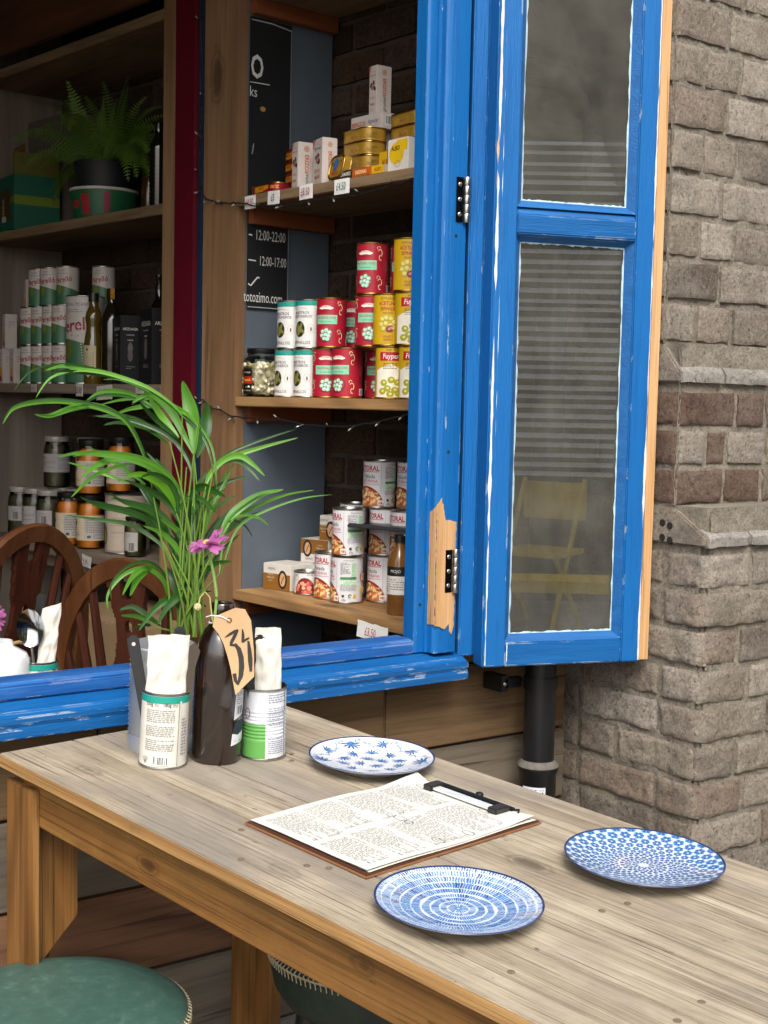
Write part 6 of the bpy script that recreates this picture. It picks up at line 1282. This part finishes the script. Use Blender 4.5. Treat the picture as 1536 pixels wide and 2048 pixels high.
# corrugated tin with the palm
tin = thing('corrugated_tin', 'bare corrugated steel tin used as the palm pot', 'tin', tf(-.310, -.090, .0002))
prof = [(0, .002), (.0455, .002), (.0475, 0), (.0475, .022)]
for i in range(16): prof += [(.0452, .0245+i*.0075), (.0482, .0282+i*.0075)]
prof += [(.0475, .152), (.0486, .154), (.0486, .157), (.0470, .158), (.0455, .15), (.0455, .13)]
MB().lathe(prof, mat('#b9bdc0', .45, .75, .15, 10), 64).build('tin_wall', tin, True, angle=R(80)); MB().lathe([(0, .138), (.0454, .136)], mat('#2a1e14', .95, 0, .3, 60, .8, 80), 30).build('soil', tin)
MB().tube([(-.046, -.012, .150), (-.052, -.025, .11), (-.046, -.042, .07), (-.03, -.054, .05), (-.012, -.056, .045)], .0011, STEEL, 6, X=RZ(R(-10))).build('wire_handle', tin, True)
LEAVES = [(0.0065,1,[(0.769,-0.018,1.273),(0.794,-0.009,1.302),(0.828,-0.009,1.315),(0.863,-0.014,1.316),(0.9,-0.025,1.308),(0.938,-0.042,1.293),(0.971,-0.057,1.269),(0.987,-0.061,1.251)]),(0.0085,1,[(0.789,-0.004,1.314),(0.822,0.009,1.322),(0.857,0.012,1.319),(0.898,-0.0,1.312),(0.928,-0.011,1.304)]),(0.0078,1,[(0.722,-0.012,1.235),(0.742,0.0,1.256),(0.775,0.001,1.266),(0.815,-0.007,1.269),(0.858,-0.019,1.263),(0.897,-0.033,1.248),(0.919,-0.038,1.221),(0.938,-0.044,1.172),(0.948,-0.044,1.126)]),(0.0111,1,[(0.755,-0.048,1.25),(0.786,-0.029,1.248),(0.824,-0.018,1.259),(0.861,-0.013,1.264),(0.898,-0.016,1.253),(0.926,-0.017,1.23)]),(0.0052,1,[(0.901,0.037,1.304),(0.923,0.023,1.304),(0.956,0.0,1.29),(0.977,-0.017,1.274),(0.999,-0.038,1.256),(1.018,-0.059,1.235),(1.028,-0.076,1.209),(1.029,-0.089,1.18),(1.026,-0.101,1.141)]),(0.0072,1,[(0.845,-0.025,1.271),(0.874,-0.014,1.285),(0.905,-0.015,1.286),(0.931,-0.022,1.279),(0.956,-0.036,1.259)]),(0.0144,1,[(0.918,-0.029,1.269),(0.941,-0.03,1.282),(0.96,-0.035,1.277),(0.977,-0.045,1.257),(0.989,-0.059,1.225),(1.0,-0.076,1.191)]),(0.0255,1,[(1.004,-0.028,1.305),(1.011,-0.034,1.274),(1.011,-0.051,1.238),(1.0,-0.076,1.191)]),(0.0098,1,[(0.918,0.043,1.248),(0.946,0.024,1.261),(0.98,-0.01,1.267),(1.0,-0.044,1.256),(1.006,-0.075,1.239)]),(0.0098,0,[(0.905,0.065,1.246),(0.933,0.042,1.245),(0.968,0.008,1.233),(0.992,-0.025,1.214),(1.002,-0.055,1.182),(0.999,-0.08,1.147)]),(0.0117,1,[(0.933,-0.052,1.28),(0.961,-0.041,1.251),(0.982,-0.06,1.218)]),(0.0078,0,[(0.916,0.068,1.233),(0.934,0.045,1.238),(0.957,0.001,1.23),(0.968,-0.05,1.208)]),(0.0111,1,[(0.787,-0.053,1.188),(0.822,-0.047,1.194),(0.862,-0.048,1.192),(0.901,-0.053,1.186),(0.934,-0.059,1.173),(0.963,-0.067,1.15),(0.983,-0.071,1.12)]),(0.0104,1,[(0.811,-0.086,1.16),(0.851,-0.05,1.176),(0.891,-0.03,1.184),(0.93,-0.025,1.181)]),(0.0078,1,[(0.87,0.024,1.201),(0.899,0.016,1.184),(0.924,-0.007,1.163),(0.939,-0.035,1.145)]),(0.0131,2,[(0.877,-0.086,1.158),(0.91,-0.072,1.163),(0.944,-0.069,1.15),(0.965,-0.068,1.127),(0.974,-0.065,1.108)]),(0.0131,0,[(0.901,-0.041,1.153),(0.934,-0.046,1.139),(0.965,-0.057,1.119),(0.984,-0.071,1.084),(0.989,-0.082,1.048)]),(0.0111,0,[(0.821,-0.059,1.13),(0.859,-0.048,1.115),(0.901,-0.048,1.106),(0.935,-0.053,1.09),(0.955,-0.055,1.063)]),(0.0098,0,[(0.852,-0.033,1.122),(0.895,-0.038,1.11),(0.933,-0.048,1.098),(0.96,-0.061,1.07),(0.968,-0.067,1.041)]),(0.0085,0,[(0.913,0.045,1.1),(0.938,0.02,1.101),(0.956,-0.017,1.083),(0.958,-0.058,1.057)]),(0.0078,1,[(1.157,-0.125,1.22),(1.132,-0.109,1.212),(1.1,-0.091,1.201),(1.069,-0.078,1.189),(1.042,-0.072,1.172),(1.021,-0.077,1.143),(1.007,-0.089,1.107)]),(0.0111,1,[(1.087,-0.141,1.162),(1.078,-0.122,1.178),(1.064,-0.106,1.191),(1.045,-0.093,1.186),(1.023,-0.086,1.163),(1.01,-0.089,1.134)]),(0.0085,0,[(1.103,-0.078,1.158),(1.074,-0.064,1.151),(1.046,-0.059,1.138),(1.022,-0.068,1.122),(1.004,-0.089,1.088)]),(0.0065,1,[(1.185,-0.129,1.137),(1.149,-0.11,1.13),(1.105,-0.091,1.112),(1.065,-0.082,1.088),(1.043,-0.093,1.057),(1.025,-0.113,1.01)]),(0.0124,1,[(1.131,-0.126,1.139),(1.104,-0.107,1.131),(1.072,-0.094,1.109),(1.048,-0.097,1.087),(1.026,-0.109,1.056)]),(0.0046,1,[(1.116,-0.108,1.082),(1.1,-0.101,1.094),(1.072,-0.102,1.099),(1.041,-0.116,1.092)]),(0.0144,0,[(1.018,-0.143,1.131),(1.015,-0.115,1.138),(1.005,-0.091,1.143),(0.993,-0.077,1.132),(0.988,-0.076,1.107)]),(0.0098,0,[(0.96,0.006,1.193),(0.98,-0.013,1.163),(0.991,-0.043,1.131),(0.988,-0.077,1.094)]),(0.0111,0,[(0.962,-0.021,1.185),(0.981,-0.032,1.157),(0.991,-0.052,1.122),(0.99,-0.079,1.087)]),(0.0072,1,[(0.853,-0.087,0.963),(0.863,-0.067,0.986),(0.891,-0.063,1.012),(0.924,-0.068,1.02),(0.948,-0.074,1.003),(0.959,-0.075,0.976),(0.965,-0.075,0.942)]),(0.0144,1,[(0.871,-0.123,0.988),(0.901,-0.087,1.009),(0.929,-0.066,1.019),(0.951,-0.058,1.008)]),(0.0072,1,[(0.877,-0.081,0.953),(0.916,-0.057,0.945),(0.938,-0.056,0.932)]),(0.015,0,[(0.916,-0.123,0.942),(0.941,-0.106,0.965),(0.97,-0.099,0.981),(0.984,-0.096,0.96),(0.986,-0.091,0.936)]),(0.0085,0,[(1.066,-0.091,1.129),(1.039,-0.072,1.109),(1.015,-0.069,1.082),(0.995,-0.086,1.051)]),(0.0144,0,[(1.01,-0.123,1.023),(1.002,-0.094,1.017),(0.988,-0.079,0.995),(0.976,-0.081,0.966)]),(0.0196,0,[(1.007,-0.047,1.131),(1.011,-0.052,1.084),(1.0,-0.063,1.039),(0.982,-0.082,0.995)]),(0.0183,0,[(1.038,-0.046,1.12),(1.028,-0.049,1.077),(1.008,-0.061,1.032),(0.987,-0.087,0.989)]),(0.0163,0,[(0.979,-0.066,1.11),(0.989,-0.062,1.073),(0.987,-0.066,1.03),(0.978,-0.08,0.982)]),(0.0131,0,[(1.059,-0.052,1.093),(1.04,-0.051,1.063),(1.018,-0.065,1.028),(0.995,-0.093,0.982)]),(0.0144,0,[(0.953,-0.023,1.097),(0.974,-0.034,1.074),(0.982,-0.054,1.039),(0.977,-0.078,0.995)]),(0.0111,1,[(0.942,-0.077,1.095),(0.971,-0.074,1.078),(0.988,-0.078,1.048),(0.988,-0.085,1.009)]),(0.0098,0,[(1.108,-0.06,1.123),(1.078,-0.059,1.103),(1.044,-0.071,1.078),(1.01,-0.098,1.042)]),(0.0111,0,[(0.967,-0.132,1.105),(0.985,-0.106,1.113),(0.997,-0.09,1.128),(0.997,-0.079,1.14)]),(0.0085,1,[(1.077,-0.045,1.169),(1.059,-0.05,1.137),(1.034,-0.065,1.105),(1.008,-0.094,1.068)]),(0.0098,0,[(0.957,0.029,1.141),(0.966,0.009,1.118),(0.969,-0.021,1.097),(0.966,-0.063,1.064)]),(0.0131,0,[(0.979,-0.025,1.016),(0.986,-0.034,0.999),(0.984,-0.053,0.978),(0.973,-0.08,0.949)]),(0.0098,0,[(1.054,-0.054,1.042),(1.036,-0.052,1.026),(1.009,-0.06,1.004),(0.982,-0.084,0.976)]),(0.0091,0,[(0.92,0.012,0.947),(0.936,-0.002,0.951),(0.95,-0.032,0.937),(0.951,-0.066,0.929)]),(0.0098,0,[(1.009,-0.103,0.96),(1.004,-0.085,0.961),(0.992,-0.079,0.951),(0.98,-0.087,0.933)])]
STEMS = [[(0.95,-0.104,0.918),(0.948,-0.095,0.992),(0.942,-0.083,1.065),(0.934,-0.071,1.128)],[(0.973,-0.086,0.913),(0.977,-0.077,1.032),(0.982,-0.069,1.15),(0.986,-0.062,1.251)],[(0.977,-0.104,0.916),(0.986,-0.103,0.995),(1.002,-0.107,1.074),(1.019,-0.113,1.142)],[(0.981,-0.122,0.918),(0.983,-0.114,1.014),(0.985,-0.106,1.11),(0.987,-0.099,1.192)],[(1.004,-0.104,0.913),(1.005,-0.095,1.011),(1.004,-0.084,1.108),(1.001,-0.074,1.191)],[(0.969,-0.093,0.915),(0.976,-0.087,1.028),(0.988,-0.085,1.142),(1.001,-0.084,1.239)],[(0.973,-0.11,0.917),(0.977,-0.105,0.998),(0.982,-0.102,1.079),(0.988,-0.099,1.148)],[(0.996,-0.093,0.912),(0.995,-0.085,0.985),(0.991,-0.075,1.057),(0.986,-0.065,1.12)],[(1.0,-0.111,0.915),(0.995,-0.101,0.983),(0.984,-0.086,1.051),(0.971,-0.07,1.109)],[(0.964,-0.099,0.916),(0.968,-0.097,0.963),(0.974,-0.097,1.01),(0.981,-0.098,1.05)],[(0.968,-0.117,0.919),(0.964,-0.109,0.97),(0.954,-0.096,1.022),(0.941,-0.082,1.067)],[(0.991,-0.1,0.914),(0.995,-0.096,0.982),(1.0,-0.093,1.049),(1.006,-0.091,1.108)],[(0.995,-0.117,0.916),(0.998,-0.112,0.993),(1.001,-0.106,1.069),(1.003,-0.102,1.135)],[(0.96,-0.106,0.918),(0.97,-0.11,0.951),(0.99,-0.122,0.984),(1.012,-0.135,1.013)],[(0.983,-0.089,0.913),(0.992,-0.09,0.963),(1.009,-0.098,1.012),(1.027,-0.107,1.055)],[(0.987,-0.106,0.915),(0.987,-0.1,0.978),(0.986,-0.093,1.041),(0.983,-0.086,1.095)],[(0.991,-0.124,0.918),(0.985,-0.115,0.962),(0.973,-0.102,1.006),(0.958,-0.087,1.043)],[(0.974,-0.077,0.912),(0.979,-0.075,0.973),(0.986,-0.074,1.034),(0.993,-0.074,1.087)],[(0.979,-0.095,0.914),(0.968,-0.086,0.921),(0.945,-0.069,0.927),(0.92,-0.05,0.932)],[(0.983,-0.113,0.917),(0.976,-0.103,0.972),(0.961,-0.086,1.028),(0.943,-0.068,1.075)],[(0.987,-0.131,0.919),(0.982,-0.117,1.022),(0.971,-0.098,1.125),(0.956,-0.079,1.212)],[(0.97,-0.084,0.913),(0.975,-0.079,1.004),(0.982,-0.075,1.095),(0.989,-0.072,1.173)],[(0.974,-0.102,0.916),(0.981,-0.099,0.996),(0.993,-0.1,1.076),(1.006,-0.103,1.145)],[(0.978,-0.12,0.918),(0.986,-0.116,1.01),(0.998,-0.116,1.102),(1.012,-0.118,1.181)],[(1.001,-0.102,0.913),(0.999,-0.093,0.988),(0.991,-0.08,1.063),(0.982,-0.067,1.126)],[(0.966,-0.091,0.915),(0.973,-0.09,0.975),(0.985,-0.093,1.036),(0.999,-0.098,1.089)],[(0.97,-0.109,0.917),(0.981,-0.111,0.975),(1.003,-0.121,1.034),(1.027,-0.134,1.084)],[(0.993,-0.091,0.912),(0.989,-0.083,0.957),(0.978,-0.071,1.002),(0.965,-0.058,1.04)]]
# ================================================================== PLANTS
LM = [leafmat('palm_dark', '#17380f', '#33601c', .25, .40), leafmat('palm', '#3a701c', '#6ea838', .38, .38), leafmat('palm_lime', '#56901c', '#7ab428', .45, .35)]
palm = thing('palm', 'young green palm with long arching leaves in the corrugated tin', 'palm', TR((.92, -.12, .90)))
PO = V((.92, -.12, .90))
def crv(P, n):
    out = []
    for i in range(len(P)-1):
        a, b, c, d = P[max(i-1, 0)], P[i], P[i+1], P[min(i+2, len(P)-1)]
        for k in range(n): t = k/n; out.append(.5*((2*b)+(c-a)*t+(2*a-5*b+4*c-d)*t*t+(3*b-a-3*c+d)*t**3))
    return out+[P[-1]]
L2 = []
for li, (wd, sh_, pts) in enumerate(LEAVES):
    L2.append((wd, sh_, pts)); q = random.Random(li*3+1)
    for rep in range(1):
        ox, oy, oz = q.uniform(-.022, .022), q.uniform(-.03, .03), q.uniform(-.024, .018); m_ = len(pts)-1
        L2.append((wd*q.uniform(.55, .85), 0 if q.random() < .55 else sh_, [tuple(c+o*(1-i/m_)**.8*1.2+o*.15 for c, o in zip(p, (ox, oy, oz))) for i, p in enumerate(pts)]))
for li, (wd, sh_, pts) in enumerate(L2):
    P = crv([V(p)-PO for p in pts], 6); n = len(P); mb = MB(); vs = []; rl = random.Random(li)
    tw = rl.uniform(-.4, .4)
    for i, p_ in enumerate(P):
        t = i/(n-1); tg_ = (P[min(i+1, n-1)]-P[max(i-1, 0)]).normalized(); view = (CAM-(p_+PO)).normalized()
        sd_ = tg_.cross(view).normalized(); nn = sd_.cross(tg_).normalized(); sd_ = (sd_*cos(tw)+nn*sin(tw)).normalized(); nn = sd_.cross(tg_).normalized()
        prof_ = (min(1, t/.42)**.75)*(1-max(0, (t-.55)/.45)**1.6*.92); w_ = wd*.5*prof_*.90+.0003
        for k, f_ in enumerate((-1, -.5, 0, .5, 1)): vs.append(p_+sd_*w_*f_-nn*(w_*.30*(1-abs(f_)))+nn*.0004*(k % 2))
    mb.add(vs, [(i*5+k, i*5+k+1, (i+1)*5+k+1, (i+1)*5+k) for i in range(n-1) for k in range(4)], LM[sh_]); mb.build('leaf', palm, True, angle=R(80))
SM_ = leafmat('palm_stem', '#456424', '#739434', .2, .45)
for P in STEMS:
    C_ = crv([V(p)-PO for p in P], 6); MB().tube(C_, [.0021-.0011*i/(len(C_)-1) for i in range(len(C_))], SM_, 6).build('stem', palm, True)
# mauve daisy in the bottle, and a wilted one
def daisy(base, head, nrm, R_, label, petm, seed, stem_pts, wilt=False):
    t = thing('daisy', label, 'flower', TR(base)); rr = random.Random(seed); B = V(base)
    MB().tube(crv([V(p)-B for p in stem_pts], 6), .0023, leafmat('daisy_stem', '#6f9a4a', '#94b868', .15, .5), 8).build('stem', t, True)
    X = TR(V(head)-B) @ V(nrm).to_track_quat('Z', 'Y').to_matrix().to_4x4()
    MB().lathe([(0, -.006), (.006, -.005), (.0075, 0), (.006, .002), (0, .0025)], leafmat('calyx', '#5d6b3a', '#8a9460', .1, .6), 14).build('calyx', t, True, X=X)
    MB().ball((0, 0, .003), .006, .006, .004, mat('#b8a04a', .8)).build('centre', t, True, X=X)
    for k in range(34):
        a = 2*pi*k/34*2.0+rr.uniform(-.1, .1); L = R_*rr.uniform(.78, 1.05); el_ = rr.uniform(-.15, .55) if k > 16 else rr.uniform(-.35, .2); w_ = L*.17
        d = V((cos(a)*cos(el_), sin(a)*cos(el_), sin(el_))); s_ = V((-sin(a), cos(a), 0)); u_ = s_.cross(d); vs = []
        for i in range(6): f = i/5; c = d*(L*f+.003)+V((0, 0, -.004*f*f*rr.uniform(-1, 1.5))); ww = w_*(.45+1.1*f*(1-f)*2) if i < 5 else w_*.35; vs += [c-s_*ww, c-u_*ww*.35, c+s_*ww]
        MB().add(vs, [(3*i+k2, 3*i+k2+1, 3*i+k2+4, 3*i+k2+3) for i in range(5) for k2 in range(2)], petm).build('petal', t, True, X=X)
PET = leafmat('petal', '#a8458e', '#d288c2', .5, .6)
def W_(px, py, Z): return CAM+(fw+rt*((px-768)/2700)-up*((py-1024)/2700))*Z
daisy((.953, -.226, .955), (.9428, -.2216, 1.0705), (-.36, .10, .85), .031, 'mauve daisy drooping from the neck of the brown bottle', PET, 2, [(.953, -.226, .955), (.9565, -.2265, .99), (.9535, -.2255, 1.02), (.9475, -.2235, 1.05), (.9428, -.2216, 1.0705)])
wl = thing('wilted_daisy', 'small wilted flower bent over the bottle rim', 'flower', TR((.948, -.231, .975)))
MB().tube([(0, 0, -.015), (-.004, .002, .02), (-.010, .005, .028), (-.016, .008, .020), (-.018, .009, .010)], .0011, leafmat('dry_stem', '#a3a860', '#b9b878', .1, .6), 6).build('stem', wl, True); MB().ball((-.019, .010, .006), .006, .006, .006, mat('#b3a878', .8, 0, .3, 200, 1, 400)).build('head', wl, True)
# ================================================================== inside table: second cutlery can, jug, spoon
IX = TR((.925, .350, .7005)); VI = RZ(R(-30))
t2 = can('teal_pot2', IX, .034, .110, '#d0d0cc', g_teal, R(-122)-2.25, 'cutlery_can', 'white label can with teal band behind the sill holding spoon and napkin', 'can', None, lid=False)
MB().lathe([(.0315, .004), (.0325, .108), (.0335, .109), (.0320, .1095), (.0308, .107), (.0300, .006), (0, .005)], STEEL, 40).build('inner_wall', t2, True)
n3 = thing('napkin', 'white paper napkin leaning in the can behind the sill', 'napkin', IX @ TR((.004, 0, .012)) @ VI); ob('folded_paper', napkin_mesh(.020, .016, .012, 0, .195, 5, .35, (.020, -.004)), n3)
spn = thing('table_spoon', 'steel spoon with its bowl up in the can behind the sill', 'spoon', IX @ TR((-.006, -.012, .012)) @ VI @ M.Rotation(R(-5), 4, 'Y'))
MB().tube([(0, 0, 0), (0, 0, .125)], [.003, .0025], STEEL, 8).build('stem', spn, True)
MB().grid(lambda a, b: ((a-.5)*.046*math.sqrt(max(0, 1-(2*b-1)**2)), -.004+.010*(1-(2*a-1)**2)*math.sin(pi*b)+.002, .122+b*.070), 14, 16, mat('#c9ccd0', .12, 1)).build('bowl', spn, True)
kn2 = thing('table_knife', 'black handled knife upright in the can behind the sill', 'knife', IX @ TR((.002, .012, .012)) @ VI @ M.Rotation(R(2), 4, 'Y'), KG); stad(.215, .016, .011, mat('#1a1b1e', .3), 'handle', kn2, None)
jg = thing('enamel_jug', 'white enamel jug behind the sill at the left picture edge', 'jug', TR((.850, .352, .7005)))
MB().lathe([(0, 0), (.052, 0), (.055, .006), (.055, .118), (.050, .128), (.030, .140), (.026, .150), (.024, .150), (.022, .138), (0, .138)], mat('#d8dcde', .25, 0, .04, 20, coat=.4), 48).build('body', jg, True, angle=R(45))
MB().tube([(.02, -.018, .146), (.036, -.01, .146), (.044, .0, .142)], .003, mat('#a88a5a', .9), 8).build('twine', jg, True)
daisy((.850, .352, .835), (.842, .3445, .892), (.4, -.7, .3), .024, 'mauve daisy cut off by the left picture edge above the jug', PET, 6, [(.850, .352, .835), (.848, .350, .86), (.842, .3445, .892)])
# ================================================================== stools
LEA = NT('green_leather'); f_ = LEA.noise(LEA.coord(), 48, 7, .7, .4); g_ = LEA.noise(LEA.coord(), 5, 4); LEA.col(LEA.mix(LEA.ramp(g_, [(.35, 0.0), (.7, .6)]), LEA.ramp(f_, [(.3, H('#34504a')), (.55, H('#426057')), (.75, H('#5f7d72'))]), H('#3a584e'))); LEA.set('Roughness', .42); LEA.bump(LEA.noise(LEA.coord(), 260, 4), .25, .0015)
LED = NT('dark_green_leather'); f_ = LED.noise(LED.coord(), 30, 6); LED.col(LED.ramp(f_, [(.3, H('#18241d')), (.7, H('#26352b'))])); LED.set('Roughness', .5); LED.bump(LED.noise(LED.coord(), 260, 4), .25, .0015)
STI = mat('#a89c80', .85)
def stool(cx, cy, zr, r, label, top, side, rz=0):
    t = thing('round_stool', label, 'stool', TR((cx, cy, 0)) @ RZ(rz), 'green leather stools at the table')
    MB().lathe([(r, zr), (r*.985, zr+.007), (r*.93, zr+.014), (r*.75, zr+.020), (r*.4, zr+.023), (0, zr+.024)], top, 96).build('seat_top', t, True, angle=R(70))
    MB().lathe([(0, zr-.092), (r*.70, zr-.088), (r*.86, zr-.076), (r*.95, zr-.052), (r*.992, zr-.02), (r*1.0, zr)], side, 96).build('seat_shell', t, True, angle=R(70))
    mb = MB()
    for k in range(118):
        a = 2*pi*k/118; b = a+.022
        mb.tube([((r-.006)*cos(a), (r-.006)*sin(a), zr+.008), ((r+.002)*cos(a), (r+.002)*sin(a), zr+.003), ((r+.0022)*cos(b), (r+.0022)*sin(b), zr-.004), ((r+.0008)*cos(b), (r+.0008)*sin(b), zr-.011)], .0011, STI, 5)
    o = mb.build('stitching', t); o['kind'] = 'stuff'
    MB().tube([((r+.001)*cos(2*pi*i/64), (r+.001)*sin(2*pi*i/64), zr-.001) for i in range(65)], .0016, STI, 6).build('piping', t, True)
    for k in range(4):
        a = pi/4+k*pi/2; MB().tube([(r*.62*cos(a), r*.62*sin(a), zr-.085), (r*.98*cos(a), r*.98*sin(a), .003)], [.019, .012], BLACKP, 14).build('leg', t, True)
    for k in range(4):
        a = pi/4+k*pi/2; b = a+pi/2; q_ = .84; MB().tube([(r*q_*cos(a), r*q_*sin(a), .16), (r*q_*cos(b), r*q_*sin(b), .16)], .007, BLACKP, 8).build('stretcher', t, True)
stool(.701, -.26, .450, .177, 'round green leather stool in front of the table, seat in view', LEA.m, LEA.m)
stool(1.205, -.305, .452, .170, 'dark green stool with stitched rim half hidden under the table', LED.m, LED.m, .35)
